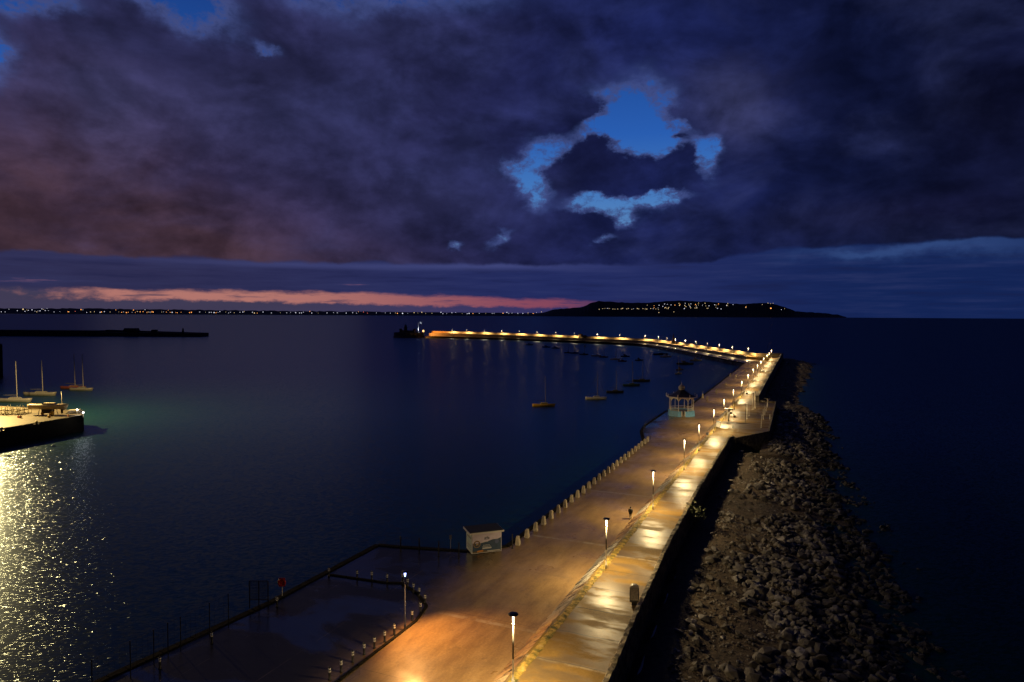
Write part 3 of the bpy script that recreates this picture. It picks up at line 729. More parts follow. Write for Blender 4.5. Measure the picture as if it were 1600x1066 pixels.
tag(mb.build('kerb', MATS['dark_kerb_stone']), 'low dark kerb curving along the row of banded bollards', 'kerb')
# plain tall posts by the kiosk
first = None
for k, (px, py) in enumerate([(626, 862), (655, 864), (685.5, 869), (717, 872), (800.5, 857)]):
    lab = ['thin black post at the back of the plaza, farthest from the kiosk', 'thin black post, second farthest from the kiosk along the plaza back', 'thin black post on the plaza, two steps left of the kiosk', 'thin black post standing just left of the kiosk', 'thin black post between the kiosk and the stone bollards'][k]
    if first is None:
        first = empty('post', (0, 0, 0), 0, lab, 'post', 'thin black posts around the kiosk')
        MB().lathe([(.07, 0), (.07, 1.8), (.03, 1.86)], n=8).build('shaft', M_BLK, first); MB().lathe([(.13, 0), (.13, .05), (.07, .06)], n=10).build('foot', M_BLK, first); o = first
    else: o = copy_tree(first)
    o.location = P(px, py, LZ); tag(o, lab, 'post', 'thin black posts around the kiosk')
e = empty('sign_post', P(704, 858, LZ), 0, 'small pale sign on a thin pole left of the kiosk', 'sign')
MB().tube((0, 0, 0), (0, 0, 1.25), .035).build('pole', M_POST, e); MB().box((0, -.045, 1.5), (.3, .04, .5)).build('sign_plate', mat('sign_cream', (.55, .5, .4), .5), e)

# ------------------------------------------------------------------ plaza waterfront: mesh fence, lattice gate, lifebuoy
e = empty('mesh_fence', P(190, 1055, LZ), 0, 'tall dark wire mesh fence along the near plaza waterfront', 'fence')
O_ = Vector(e.location); fp = [(140, 1090), (190, 1055), (235, 1038), (281, 1033), (318, 1027), (355, 1000), (389, 985)]
pp = [P(a, b_, LZ) - O_ for a, b_ in fp]; pp = [W(TS(q + O_)[0], -29.2, LZ) - O_ for q in pp]
for q in pp: MB().tube(q, q + Vector((0, 0, 3.0)), .04, .04, 6).build('post', M_BLK, e)
mb = MB()
for a, b_ in zip(pp[:-1], pp[1:]):
    L = (b_ - a).length; nn_ = max(2, int(L / .45))
    for z in (.3, 1.2, 2.1, 2.95): mb.tube(a + Vector((0, 0, z)), b_ + Vector((0, 0, z)), .009, .009, 4, False)
    for k in range(1, nn_): c = a + (b_ - a) * k / nn_; mb.tube(c + Vector((0, 0, .1)), c + Vector((0, 0, 2.95)), .005, .005, 4, False)
mb.build('wire_mesh', M_BLK, e)
q0, q1 = P(390, 938, LZ + .8), P(419, 938, LZ + .8); 
e = empty('lattice_gate', (q0.x, q0.y, LZ), math.atan2((q1 - q0).y, (q1 - q0).x), 'dark framed lattice gate standing on the plaza edge left of the lifebuoy', 'gate')
L = (q1 - q0).length; mb = MB()
for a in (0, L / 2, L): mb.tube((a, 0, 0), (a, 0, 2.75), .055, .055, 6)
for z in (.85, 2.72): mb.tube((0, 0, z), (L, 0, z), .045, .045, 6)
mb.build('frame', M_BLK, e)
mb = MB()
for k in range(1, 16): mb.tube((L * k / 16, 0, .85), (L * k / 16, 0, 2.72), .014, .014, 4, False)
for k in range(1, 12): mb.tube((0, 0, .85 + 1.87 * k / 12), (L, 0, .85 + 1.87 * k / 12), .014, .014, 4, False)
mb.build('lattice', M_BLK, e)
q = P(441, 933, LZ); e = empty('lifebuoy_stand', q, 0, 'red lifebuoy ring on a pale post at the plaza edge', 'lifebuoy')
MB().tube((0, 0, 0), (0, 0, 1.5), .05, .05, 8).build('post', M_WHT, e)
mb = MB(); 
for k in range(20):
    for j in range(8):
        pass
vs = []; fs = []
for k in range(20):
    for j in range(8):
        w, v = 2 * math.pi * k / 20, 2 * math.pi * j / 8; rr = .34 + .09 * math.cos(v); vs.append((rr * math.cos(w), -.12 + .09 * math.sin(v), 1.55 + rr * math.sin(w)))
        fs.append((k * 8 + j, ((k + 1) % 20) * 8 + j, ((k + 1) % 20) * 8 + (j + 1) % 8, k * 8 + (j + 1) % 8))
mb.add(vs, fs).build('ring', mat('lifebuoy_red', (.75, .035, .02), .45, var=.1, emit=None), e, True)
MB().box((0, -.03, 1.55), (.62, .06, .9)).build('backboard', mat('board_red', (.55, .03, .02), .5), e)

# ------------------------------------------------------------------ kiosk
c0, cr, cl = P(737, 867, LZ), P(783.5, 861.5, LZ), P(726, 859, LZ)
dx = cr - c0; wd = dx.length; e = empty('kiosk', c0, math.atan2(dx.y, dx.x), 'white boxy kiosk with printed pink and navy panels and flat dark roof', 'kiosk')
dp, hh = 2.3, 2.5
MB().box((wd / 2, dp / 2, hh / 2 + .04), (wd, dp, hh - .08)).build('wall', mat('kiosk_white', (.62, .62, .64), .5, var=.08), e)
MB().box((wd / 2, dp / 2, .05), (wd - .1, dp - .1, .1)).build('plinth', M_BLK, e)
mb = MB(); mb.prism([(-.35, -.3), (wd + .25, -.3), (wd + .25, dp + .3), (-.35, dp + .3)], hh, hh + .2)
rf = mb.build('roof', mat('kiosk_fascia', (.6, .6, .63), .5, var=.08), e)
mb = MB(); mb.prism([(-.27, -.26), (wd + .17, -.26), (wd + .17, dp + .22), (-.27, dp + .22)], hh + .203, hh + .26); mb.build('roof_felt', mat('roof_felt', (.02, .02, .022), .8), rf)
def flat(mb, pts, y=-.012, d=.008):
    n_ = len(pts); vs = [(a, y, b_) for a, b_ in pts] + [(a, y + d, b_) for a, b_ in pts]
    return mb.add(vs, [tuple(range(n_)), tuple(range(2 * n_ - 1, n_ - 1, -1))] + [(k, (k + 1) % n_, n_ + (k + 1) % n_, n_ + k) for k in range(n_)])
pan = flat(MB(), [(.08, .12), (wd - .04, .12), (wd - .04, 2.4), (.08, 2.4)], -.02, .018).build('graphic_panel', mat('print_pink', (.55, .50, .66), .45, var=.12, scale=1.2), e)
wave = [(.10, .14)] + [(wd - .06, .14), (wd - .06, 1.78), (wd * .86, 1.62), (wd * .7, 1.62), (wd * .5, 1.42), (wd * .3, 1.30), (.10, 1.34)]
flat(MB(), wave, -.028, .006).build('navy_wave', mat('print_navy', (.03, .06, .12), .4, var=.2, scale=1.5), pan)
flat(MB(), [(.10, .14), (wd - .06, .14), (wd - .06, .34), (wd * .6, .28), (wd * .4, .40), (.10, .34)], -.034, .005).build('ground_band', mat('print_brown', (.11, .08, .05), .5, var=.3), pan)
def disc(cx, cz, r0, r1, y): 
    m_ = MB()
    for k in range(20):
        w, v = 2 * math.pi * k / 20, 2 * math.pi * (k + 1) / 20
        m_.face([(cx + r0 * math.cos(w), y, cz + r0 * math.sin(w)), (cx + r1 * math.cos(w), y, cz + r1 * math.sin(w)), (cx + r1 * math.cos(v), y, cz + r1 * math.sin(v)), (cx + r0 * math.cos(v), y, cz + r0 * math.sin(v))])
    return m_
M_GOLD = mat('print_gold', (.5, .36, .18), .5, var=.1)
disc(wd * .17, 1.22, .28, .40, -.037).build('badge_ring', mat('print_dark_brown', (.10, .06, .05), .5, var=.1), pan)
disc(wd * .17, 1.22, .40, .44, -.037).build('badge_rim', M_GOLD, pan)
mb = MB(); 
for a, h_ in ((-.12, .12), (-.02, .24), (.1, .16)): flat(mb, [(wd * .17 + a, 1.08), (wd * .17 + a + .08, 1.08), (wd * .17 + a + .08, 1.08 + h_), (wd * .17 + a, 1.08 + h_)], -.04, .004)
mb.build('badge_mark', M_GOLD, pan)
disc(wd * .84, 1.32, .0, .26, -.037).build('round_emblem', mat('print_blue', (.07, .10, .24), .5, var=.1), pan)
mb = MB(); s0 = wd * .4
for k in range(5):                                     # row of five stars
    cx, cz = s0 + k * .17, 1.0; flat(mb, [(cx + (.065 if j % 2 == 0 else .028) * math.sin(math.pi * j / 5), cz + (.065 if j % 2 == 0 else .028) * math.cos(math.pi * j / 5)) for j in range(10)], -.037, .004)
mb.build('star_row', M_WHT, pan)
mb = MB()
for row, (z0, h_, a, b_) in enumerate(((.80, .07, .36, .62), (.55, .17, .36, .64), (.22, .08, .52, .96), (1.40, .05, .36, .52))):
    xx = wd * a
    while xx < wd * b_:
        l = rnd.uniform(.05, .11) if row else rnd.uniform(.03, .07); flat(mb, [(xx, z0), (xx + l, z0), (xx + l, z0 + h_), (xx, z0 + h_)], -.039, .004); xx += l + .03
mb.build('lettering', mat('print_white', (.62, .62, .66), .5, var=.1), pan)
flat(MB(), [(wd * .18, .20), (wd * .38, .26), (wd * .38, .46), (wd * .18, .40)], -.039, .004).build('orange_label', mat('print_orange', (.55, .22, .05), .5, var=.1), pan)
mb = MB(); 
for (a, z) in ((.45, 1.86), (.52, 1.92), (.56, 1.84)): mb.add(*(lambda q: (q.v, q.f))(disc(wd * a, z, .0, .13, -.037)))
flat(mb, [(wd * .40, 1.68), (wd * .6, 1.68), (wd * .58, 1.74), (wd * .42, 1.74)], -.037, .004)
mb.build('top_emblem', mat('print_slate', (.2, .2, .28), .5, var=.1), pan)
# side panel
sp_ = MB().box((-.012, dp / 2, 1.3), (.024, dp - .2, 2.1)).build('side_panel', mat('print_mint', (.55, .68, .70), .45, var=.15, scale=1.5), e)
mb = MB()
for z in (.55, .8, 1.0, 1.9): 
    for k in range(4): mb.box((-.03, .35 + k * .45, z), (.008, .3, .09 if z != 1.9 else .2))
mb.build('lettering', mat('print_violet', (.25, .2, .3), .5, var=.1), sp_)

# ------------------------------------------------------------------ person on the promenade
def person(loc, face):
    e = empty('person', loc, face, 'person in a dark coat and pale trousers walking alone on the promenade', 'person')
    me = bpy.data.meshes.new('body'); V = []; E_ = []; Rr = []
    def j(p, r, par=None): V.append(p); Rr.append(r); i = len(V) - 1; (E_.append((par, i)) if par is not None else None); return i
    pel = j((0, 0, .94), .135); sp1 = j((0, 0, 1.12), .13, pel); ch = j((0, .02, 1.33), .155, sp1); nk = j((0, .02, 1.47), .065, ch); hd = j((0, .04, 1.58), .095, nk); ht = j((0, .04, 1.68), .085, hd)
    for s in (-1, 1):
        f = .16 * s
        hp = j((.09 * s, 0, .90), .10, pel); kn = j((.095 * s, .06 + f * .5, .49), .066, hp); an = j((.09 * s, f * 1.2 - (.04 if s > 0 else .10), .09), .042, kn); j((.09 * s, f * 1.2 + .12, .035), .036, an)
        sh = j((.19 * s, .01, 1.40), .066, ch); el = j((.255 * s, -.02 - f * .4, 1.13), .05, sh); wr = j((.25 * s, .10 - f * .6, .90), .034, el); pm = j((.245 * s, .12 - f * .6, .83), .033, wr)
        for q in range(4): b_ = j((.245 * s + (q - 1.5) * .017, .135 - f * .6 + abs(q - 1.5) * .004, .785), .010, pm); j((.235 * s + (q - 1.5) * .016, .155 - f * .6, .75 - (.006 if q in (1, 2) else 0)), .008, b_)
        th = j((.215 * s, .145 - f * .6, .82), .011, wr); j((.212 * s, .165 - f * .6, .785), .009, th)
    me.from_pydata(V, E_, []); o = bpy.data.objects.new('body', me); COL.objects.link(o); o.parent = e
    md = o.modifiers.new('skin', 'SKIN'); 
    for k, r_ in enumerate(Rr): me.skin_vertices[0].data[k].radius = (r_, r_)
    me.skin_vertices[0].data[0].use_root = True
    o.modifiers.new('sub', 'SUBSURF').levels = 1; o.modifiers['sub'].render_levels = 2
    me.materials.append(mat('skin_tone', (.42, .27, .2), .55, var=.05))
    MB().lathe([(.19, .70), (.215, .80), (.20, 1.05), (.235, 1.30), (.215, 1.42), (.10, 1.49)], n=16).build('coat', mat('dark_coat', (.012, .012, .014), .85, var=.2), e, True)
    mb = MB()
    for s in (-1, 1): f = .16 * s; mb.tube((.20 * s, .01, 1.42), (.262 * s, -.02 - f * .4, 1.12), .085, .07).tube((.262 * s, -.02 - f * .4, 1.13), (.252 * s, .09 - f * .6, .92), .07, .052)
    mb.build('coat_sleeves', MATS['dark_coat'], e, True)
    mb = MB()
    for s in (-1, 1): f = .16 * s; mb.tube((.09 * s, 0, .92), (.095 * s, .06 + f * .5, .48), .115, .082).tube((.095 * s, .06 + f * .5, .49), (.09 * s, f * 1.2 - (.04 if s > 0 else .10), .10), .082, .062)
    mb.build('trousers', mat('pale_trousers', (.30, .27, .24), .8, var=.1), e, True)
    mb = MB()
    for s in (-1, 1): f = .16 * s; mb.box((.09 * s, f * 1.2 + .03, .045), (.10, .27, .09), 0, .85)
    mb.build('shoes', M_BLK, e)
    MB().lathe([(.06, 1.55), (.108, 1.58), (.112, 1.66), (.085, 1.73), (.02, 1.755)], (0, .025, 0), 14).build('hair', mat('dark_hair', (.015, .012, .01), .7), e, True)
    return e
person(P(985, 811, LZ), ANG - math.pi / 2 + .2)

# ------------------------------------------------------------------ information board by the sea wall
q = W(TS(P(988, 945, 3.6))[0], s_in(17) - .55, 3.6); e = empty('information_board', q, ANG - math.pi / 2 + .25, 'weathered information board with rounded top leaning by the near sea wall', 'information board')
MB().box((0, 0, .16), (.5, .2, .32)).build('base', M_BLK, e)
MB().box((0, 0, 1.0), (.86, .16, 1.4)).build('cabinet', mat('board_dark', (.06, .055, .05), .5), e)
vs = [(.43 * math.cos(math.pi * k / 10), .30 * math.sin(math.pi * k / 10)) for k in range(11)]
mb = MB(); n_ = 11; mb.add([(a, -.2, 1.70 + b_) for a, b_ in vs] + [(a, .2, 1.70 + b_) for a, b_ in vs], [tuple(range(n_)), tuple(range(2 * n_ - 1, n_ - 1, -1))] + [(k, (k + 1) % n_, n_ + (k + 1) % n_, n_ + k) for k in range(n_)]).build('hood', mat('hood_grey', (.4, .38, .33), .5), e)
for sg in (-1, 1): MB().box((0, sg * .086, 1.05), (.72, .012, 1.15)).build('notice', mat('notice_paper', (.33, .29, .23), .5, var=.35, scale=5), e)
for sg in (-1, 1): MB().box((sg * .435, 0, 1.0), (.012, .12, 1.15)).build('side_notice', mat('notice_paper', (.33, .29, .23), .5), e)

# ------------------------------------------------------------------ bandstand
ctr = P(1064.5, 649, LZ)
e = empty('bandstand', ctr, math.atan2(-ctr.y, -ctr.x) + R(9), 'octagonal bandstand with turquoise base, cream columns and dark domed roof', 'bandstand')
M_TURQ = mat('turquoise_render', (.18, .48, .85), .55, var=.12); M_CREAM = mat('cream_paint', (.85, .80, .74), .5, var=.08); M_ROOF = mat('slate_roof', (.035, .035, .045), .55, var=.3)
rb, ro = 3.75, 3.45
oc = [(math.cos(R(22.5 + 45 * k)), math.sin(R(22.5 + 45 * k))) for k in range(8)]
mb = MB()
for k in range(8):
    a, b_ = Vector((*oc[k], 0)), Vector((*oc[(k + 1) % 8], 0))
    segs = [(0, 1)] if k != 7 else [(0, .36), (.64, 1)]
    for u0, u1 in segs:
        p0, p1 = a + (b_ - a) * u0, a + (b_ - a) * u1
        mb.add([tuple(p0 * (rb + .18)) , tuple(p1 * (rb + .18)), tuple(p1 * (rb - .3)), tuple(p0 * (rb - .3)), tuple(p0 * rb + Vector((0, 0, 1.55))), tuple(p1 * rb + Vector((0, 0, 1.55))), tuple(p1 * (rb - .3) + Vector((0, 0, 1.55))), tuple(p0 * (rb - .3) + Vector((0, 0, 1.55)))], [(0, 1, 5, 4), (1, 2, 6, 5), (2, 3, 7, 6), (3, 0, 4, 7), (4, 5, 6, 7)])
mb.build('base_wall', M_TURQ, e)
MB().prism([(a * (rb - .32), b_ * (rb - .32)) for a, b_ in oc], .02, 1.3).build('stage_floor', mat('stage_grey', (.15, .14, .13), .6), e)
for k in range(2):
    a, b_ = Vector((*oc[7], 0)), Vector((*oc[0], 0)); p = a + (b_ - a) * (.345 if k == 0 else .655); MB().box((p.x * rb + .1, p.y * rb, .85), (.5, .16, 1.7)).build('gate_pier', M_CREAM, e)
for k in range(4): MB().box((rb * .924 + .45 - .28 * k, 0, .13 + .14 * k), (.3, 1.0, .26 + .28 * k)).build('step', M_STONE, e)
for k in range(8):
    c = MB().lathe([(.15, 1.55), (.15, 1.75), (.10, 1.82), (.085, 3.2), (.08, 4.7), (.13, 4.8), (.16, 4.95)], (oc[k][0] * ro, oc[k][1] * ro, 0), 8).build('column', M_CREAM, e, True)
    # arched brackets spring from the column head
    mb = MB()
    for nb in (1, -1):
        a, b_ = Vector((*oc[k], 0)) * ro, Vector((*oc[(k + nb) % 8], 0)) * ro; d = (b_ - a)
        pts = [(u, 5.25 - 1.05 * max(0, 1 - u / .42) ** 2.2) for u in (0.02, .06, .11, .17, .24, .32, .42, .5)]
        for (u0, z0), (u1, z1) in zip(pts[:-1], pts[1:]):
            p0, p1 = a + d * u0, a + d * u1; nn_ = Vector((-d.y, d.x, 0)).normalized() * .04
            mb.add([p0 - nn_ + Vector((0, 0, z0 - .12)), p1 - nn_ + Vector((0, 0, z1 - .12)), p1 - nn_ + Vector((0, 0, 5.35)), p0 - nn_ + Vector((0, 0, 5.35)), p0 + nn_ + Vector((0, 0, z0 - .12)), p1 + nn_ + Vector((0, 0, z1 - .12)), p1 + nn_ + Vector((0, 0, 5.35)), p0 + nn_ + Vector((0, 0, 5.35))], [(0, 1, 2, 3), (7, 6, 5, 4), (0, 4, 5, 1)])
    mb.build('arch_bracket', M_CREAM, c)
mb = MB()
for k in range(7):
    a, b_ = Vector((*oc[k], 0)) * ro, Vector((*oc[(k + 1) % 8], 0)) * ro
    for z in (1.7, 2.35): mb.tube(a + Vector((0, 0, z)), b_ + Vector((0, 0, z)), .04, .04, 6)
    for q in range(1, 10): c = a + (b_ - a) * q / 10; mb.tube(c + Vector((0, 0, 1.6)), c + Vector((0, 0, 2.35)), .025, .025, 4)
mb.build('railing', M_CREAM, e)
MB().lathe([(4.2, 5.30), (4.55, 5.38), (4.55, 5.56), (4.3, 5.60)], n=8, rot=R(22.5)).build('eave', M_CREAM, e)
rf = MB().lathe([(4.3, 5.57), (3.2, 5.95), (2.2, 6.45), (1.4, 7.05), (.95, 7.35)], n=8, rot=R(22.5)).build('roof', M_ROOF, e)
cu = MB().lathe([(.85, 7.33), (.8, 7.5), (.95, 7.9), (.92, 8.25), (.6, 8.6), (.22, 8.9), (.1, 9.0)], n=12).build('cupola', mat('cupola_grey', (.40, .38, .40), .5), rf, True)
MB().lathe([(.1, 9.0), (.05, 9.1), (.12, 9.25), (.03, 9.4), (.02, 10.0)], n=8).build('finial', M_CREAM, e)
for k in range(8): MB().lathe([(.14, 5.55), (.07, 5.8), (.16, 6.0), (.02, 6.4)], (oc[k][0] * 4.35, oc[k][1] * 4.35, 0), 8).build('eave_finial', M_CREAM, rf)
# iron railing round the bandstand apron
e = empty('iron_railing', W(124, -17.2, LZ), 0, 'dark iron railing round the waterside apron left of the bandstand', 'railing'); O_ = Vector(e.location)
rl = [W(112, -13.2, LZ), W(122, -17.1, LZ), W(130, -18.2, LZ), W(145, -18.2, LZ)]; mb = MB()
for a, b_ in zip(rl[:-1], rl[1:]):
    for z in (.6, 1.15): mb.tube(a - O_ + Vector((0, 0, z)), b_ - O_ + Vector((0, 0, z)), .035, .035, 5)
mb.build('rail', M_BLK, e)
for a, b_ in zip(rl[:-1], rl[1:]):
    n_ = max(2, int((b_ - a).length / 2.5))
    for k in range(n_): c = a + (b_ - a) * k / n_ - O_; MB().tube(c, c + Vector((0, 0, 1.3)), .06, .05, 6).build('post', M_BLK, e)

# ------------------------------------------------------------------ platform furniture
def at(px, py, z=3.6): return P(px, py, z)
def yshelter(loc, rz, label):
    e = empty('canopy_shelter', loc, rz, label, 'shelter')
    MB().tube((0, 0, 0), (0, 0, 2.3), .24, .2, 10).build('post', M_WHT, e, True)
    mb = MB(); pr = [(-1.15, 3.12), (-.6, 2.98), (-.2, 2.7), (-.13, 2.2), (.13, 2.2), (.2, 2.7), (.6, 2.98), (1.15, 3.12), (1.2, 3.24), (-1.2, 3.24)]; n_ = len(pr)
    mb.add([(a, -.3, z) for a, z in pr] + [(a, .3, z) for a, z in pr], [tuple(range(n_)), tuple(range(2 * n_ - 1, n_ - 1, -1))] + [(k, (k + 1) % n_, n_ + (k + 1) % n_, n_ + k) for k in range(n_)]).build('canopy', M_WHT, e)
yshelter(at(1138.3, 658), -.1, 'white T-shaped canopy shelter on the upper walkway near the platform')
def slimpost(loc, h, r, mt, label):
    e = empty('mast', loc, 0, label, 'post'); MB().tube((0, 0, .02), (0, 0, h), r, r * .7, 8).build('shaft', mt, e, True); MB().lathe([(r * 2, 0), (r * 2, .1), (r, .14)], n=8).build('foot_plate', mt, e)
    MB().lathe([(r * .7, h), (r * 1.3, h + .05), (r * .4, h + .16)], n=8).build('cap', mt, e)
M_DKP = mat('dark_green_iron', (.03, .035, .03), .5, .2)
slimpost(at(1167, 655), 4.3, .09, M_WHT, 'slim pale mast in the middle of the bastion platform')
slimpost(at(1164.6, 660), 4.6, .06, M_DKP, 'thin dark mast beside the pale mast on the platform')
slimpost(at(1176.6, 640), 4.8, .20, M_CREAM, 'thick pale pillar at the back of the bastion platform, left of a twin')
slimpost(at(1179.6, 638), 4.8, .14, M_CREAM, 'slimmer pale pillar right of the thick one at the platform back')
slimpost(at(1170.3, 650), 3.2, .06, M_CREAM, 'short cream post between the platform masts and the pillars')
slimpost(at(1145, 641), 2.9, .08, M_DKP, 'dark post right behind the white canopy shelter')
slimpost(at(1147.6, 640), 2.9, .08, M_DKP, 'second dark post behind the canopy shelter, nearer the walkway middle')
fa = None
for k in range(5):
    q = W(137 + 8.5 * k, 9.6 - .05 * k, 3.6); lab = ('pale post with angled arms on the platform edge, %s from the near corner' % nth(k))
    if fa is None:
        fa = empty('armed_post', q, 0, lab, 'post', 'armed posts on the platform edge'); MB().tube((0, 0, 0), (0, 0, 2.7), .09, .07, 8).build('shaft', M_CREAM, fa)
        MB().path([(0, 0, 2.4), (-.5, 0, 2.65), (-1.25, 0, 2.75)], .06).path([(0, 0, 2.0), (.4, 0, 2.4), (.7, 0, 2.6)], .05).build('arm', M_CREAM, fa); o = fa
    else: o = copy_tree(fa)
    o.location = q; tag(o, lab, 'post', 'armed posts on the platform edge')
def bench(loc, rz, label):
    e = empty('bench', loc, rz, label, 'bench')
    MB().box((0, 0, .45), (2.0, .5, .07)).build('seat', mat('bench_wood', (.16, .10, .06), .6), e); MB().box((0, .26, .78), (2.0, .06, .45)).build('backrest', MATS['bench_wood'], e)
    for sg in (-.8, .8): MB().box((sg, .02, .21), (.1, .46, .42)).build('leg', M_BLK, e)
bench(at(1142, 646), ANG, 'dark bench beside the canopy shelter on the upper walkway'); bench(at(1148, 652), ANG, 'dark bench nearest the platform middle, right of the shelter')
bench(W(205, 1.0, UZ(205)), ANG, 'dark bench on the upper walkway just past the platform')
e = empty('utility_box', at(1122.5, 667), ANG, 'small white box cabinet standing where the walkway widens into the platform', 'cabinet')
MB().box((0, 0, .6), (.9, .9, 1.2)).build('body', M_WHT, e); MB().box((0, 0, 1.25), (1.05, 1.05, .1)).build('lid', mat('lid_blue', (.25, .35, .5), .5), e); MB().box((0, -.456, .6), (.7, .012, .9)).build('door', mat('door_grey', (.55, .55, .58), .5), e)
slimpost(at(1145.3, 668.5), .9, .12, M_WHT, 'short white post at the inner corner of the platform')
slimpost(at(1189.3, 668.5), .9, .07, M_WHT, 'short thin white post on the near side of the platform')
slimpost(at(1203, 655), 1.1, .10, M_WHT, 'short white post at the seaward corner of the platform')
# small signboards on the bank
for (px, py), lab in (((1103.5, 683), 'small blue and white sign leaning on the stone bank below the platform'),):
    e = empty('small_sign', W(TS(at(px, py))[0], -.5, 3.62), ANG - .9, lab, 'sign'); MB().box((0, 0, .75), (.7, .05, .6)).build('plate', mat('sign_blue', (.3, .36, .5), .5), e); MB().tube((0, .06, 0), (0, .06, .9), .04).build('pole', M_POST, e)

# ------------------------------------------------------------------ far arm features
q, z = on_arm(1047.2); q = q + Vector((3.4, 2, 0))
e = empty('obelisk', (q.x, q.y, z), .1, 'slender stone obelisk monument standing on the far pier arm', 'monument')
MB().box((0, 0, 1.3), (4.2, 4.2, 2.6), 0, .75).build('pedestal', M_ARMW, e); MB().box((0, 0, 2.9), (2.6, 2.6, .7)).build('plinth', M_ARMW, e); MB().box((0, 0, 6.0), (1.5, 1.5, 5.6), 0, .45).build('shaft', mat('red_granite', (.24, .15, .12), .6), e); MB().lathe([(.46, 8.78), (.02, 9.7)], n=4, rot=R(45)).build('tip', MATS['red_granite'], e)
q, z = on_arm(905.5); q = q + Vector((1.5, 2.2, 0))
e = empty('stone_hut', (q.x, q.y, z), R(-40), 'small pale stone hut beside the lamps of the far pier arm', 'hut')
MB().box((0, 0, 1.7), (4.2, 3.2, 3.4)).build('wall', M_ARMW, e); MB().lathe([(2.6, 3.4), (1.9, 4.2), (.9, 4.8), (.1, 5.0)], n=8).build('roof', M_ARMW, e); MB().box((-.6, -1.62, 1.1), (1.0, .08, 2.2)).build('door', M_BLK, e)
q = q + Vector((4.4, -3.2, 0)); e = empty('dark_cabin', (q.x, q.y, z), R(-40), 'dark shuttered cabin right of the pale hut on the far arm', 'cabin')
MB().box((0, 0, 1.4), (2.6, 2.6, 2.8)).build('wall', M_BLK, e); MB().lathe([(2.0, 2.8), (.1, 3.6)], n=4, rot=R(45)).build('roof', M_BLK, e); MB().box((0, -1.33, 1.1), (.9, .06, 2.0)).build('door', M_DKP, e)
# mast at the bend
q = P(1196, 552, 3.0); slimpost(W(424, -3, LZ), 9.5, .07, M_DKP, 'thin dark mast at the bend of the pier')
# pier-head fort with lighthouse
FX = (P(612, 529.3, 0) + P(658, 529.6, 0)) / 2; FX = FX * (866 / FX.y); fd = math.atan2((P(658, 529.3, 0) - P(612, 529, 0)).y, (P(658, 529.3, 0) - P(612, 529, 0)).x)
e = empty('pier_head_fort', (FX.x, FX.y, 0), fd, 'dark round stone battery fort closing the end of the lit pier', 'fort')
M_FORT = mat('fort_granite', (.16, .12, .09), .8, var=.4, scale=.3, bump=.08, bscale=.8)
MB().lathe([(21, -3), (19.5, 2.5), (19.2, 6.4), (18.2, 6.5), (18.2, 5.4)], (0, 16, 0), 20).build('rampart', M_FORT, e)
MB().box((-1, 14, 7.6), (20, 12, 3.0), 0, .94).build('barracks', M_FORT, e); MB().lathe([(2.6, 5), (2.2, 10), (2.0, 12.6), (2.7, 12.7), (2.7, 13.2), (1.5, 13.3), (1.5, 15.4), (1.8, 15.5), (.9, 16.4), (.1, 17.0)], (-3.5, 12, 0), 12).build('lighthouse_tower', mat('tower_granite', (.18, .14, .12), .7), e)
for a in (-9, 8.5): MB().box((a, 9, 10.2), (3.4, 3.4, 2.4), 0, .9).build('turret', M_FORT, e)
for a in range(4): MB().box((-12 + a * 7, -2.6 + abs(a - 1.5) * 1.1, 4.2), (1.4, .5, 1.2)).build('embrasure', M_BLK, e)
qf = P(653.5, 515.5, 11.2); FY = FX.y + 4
fl = empty('flagpole', (FY * (qf.x / qf.y), FY, 7.0), 0, 'white flagpole flying a pale flag beside the pier-head lamp', 'flagpole')
MB().lathe([(.35, 0), (.32, 1.2), (.22, 6), (.12, 14.6), (.05, 14.9)], n=8).build('pole', mat('white_pole_paint', (.8, .8, .8), .5, var=.05), fl, True)
MB().box((1.2, -1.2, .15), (.5, .5, .3)).build('uplight', mat('uplight_lens', (.9, .9, 1), .4, var=0, emit=(.8, .88, 1), es=1.5), fl)
l = lamp_light('lamp_light', 16000, (.8, .88, 1.0), 50, .5, .15); lo = bpy.data.objects.new('lamp_light', l); COL.objects.link(lo); lo.parent = fl; lo.location = (1.2, -1.2, .5)
lo.rotation_euler = Vector((.7, -1.2, -9)).to_track_quat('Z', 'Y').to_euler()
mb = MB(); n_ = 10; vs = []
for k in range(n_ + 1):
    u = k / n_
    for v in (0, 1): vs.append((1.9 + 3.0 * u, .4 * math.sin(u * 6), 13.3 - 2.2 * v + .25 * math.sin(u * 4) - .5 * u))
mb.add(vs, [(2 * k, 2 * k + 2, 2 * k + 3, 2 * k + 1) for k in range(n_)]).build('flag', mat('pale_flag', (.7, .72, .75), .7), fl)
qe = P(661.5, 529.5, 0); gl = empty('pier_head_lamp', (860 * qe.x / qe.y, 860, LZ), 0, 'orange lit lamp tower at the junction of fort and pier arm', 'lamp')
MB().lathe([(1.1, 0), (1.0, 5.4), (1.3, 5.6)], n=10).build('tower', mat('lamp_tower_stone', (.4, .3, .2), .7), gl)
MB().lathe([(.8, 5.6), (1.0, 6.0), (1.0, 7.4), (.3, 7.9)], n=10).build('lantern', mat('orange_lantern', (1, .7, .3), .4, var=0, emit=(1.0, .60, .20), es=3), gl)
l = lamp_light('lamp_light', 50000, (1, .36, .06), 130, .4, .4)
lo = bpy.data.objects.new('lamp_light', l); COL.objects.link(lo); lo.parent = gl; lo.location = (1.6, -.4, 6.3); lo.rotation_euler = Vector((-1.0, -.25, .5)).to_track_quat('Z', 'Y').to_euler()
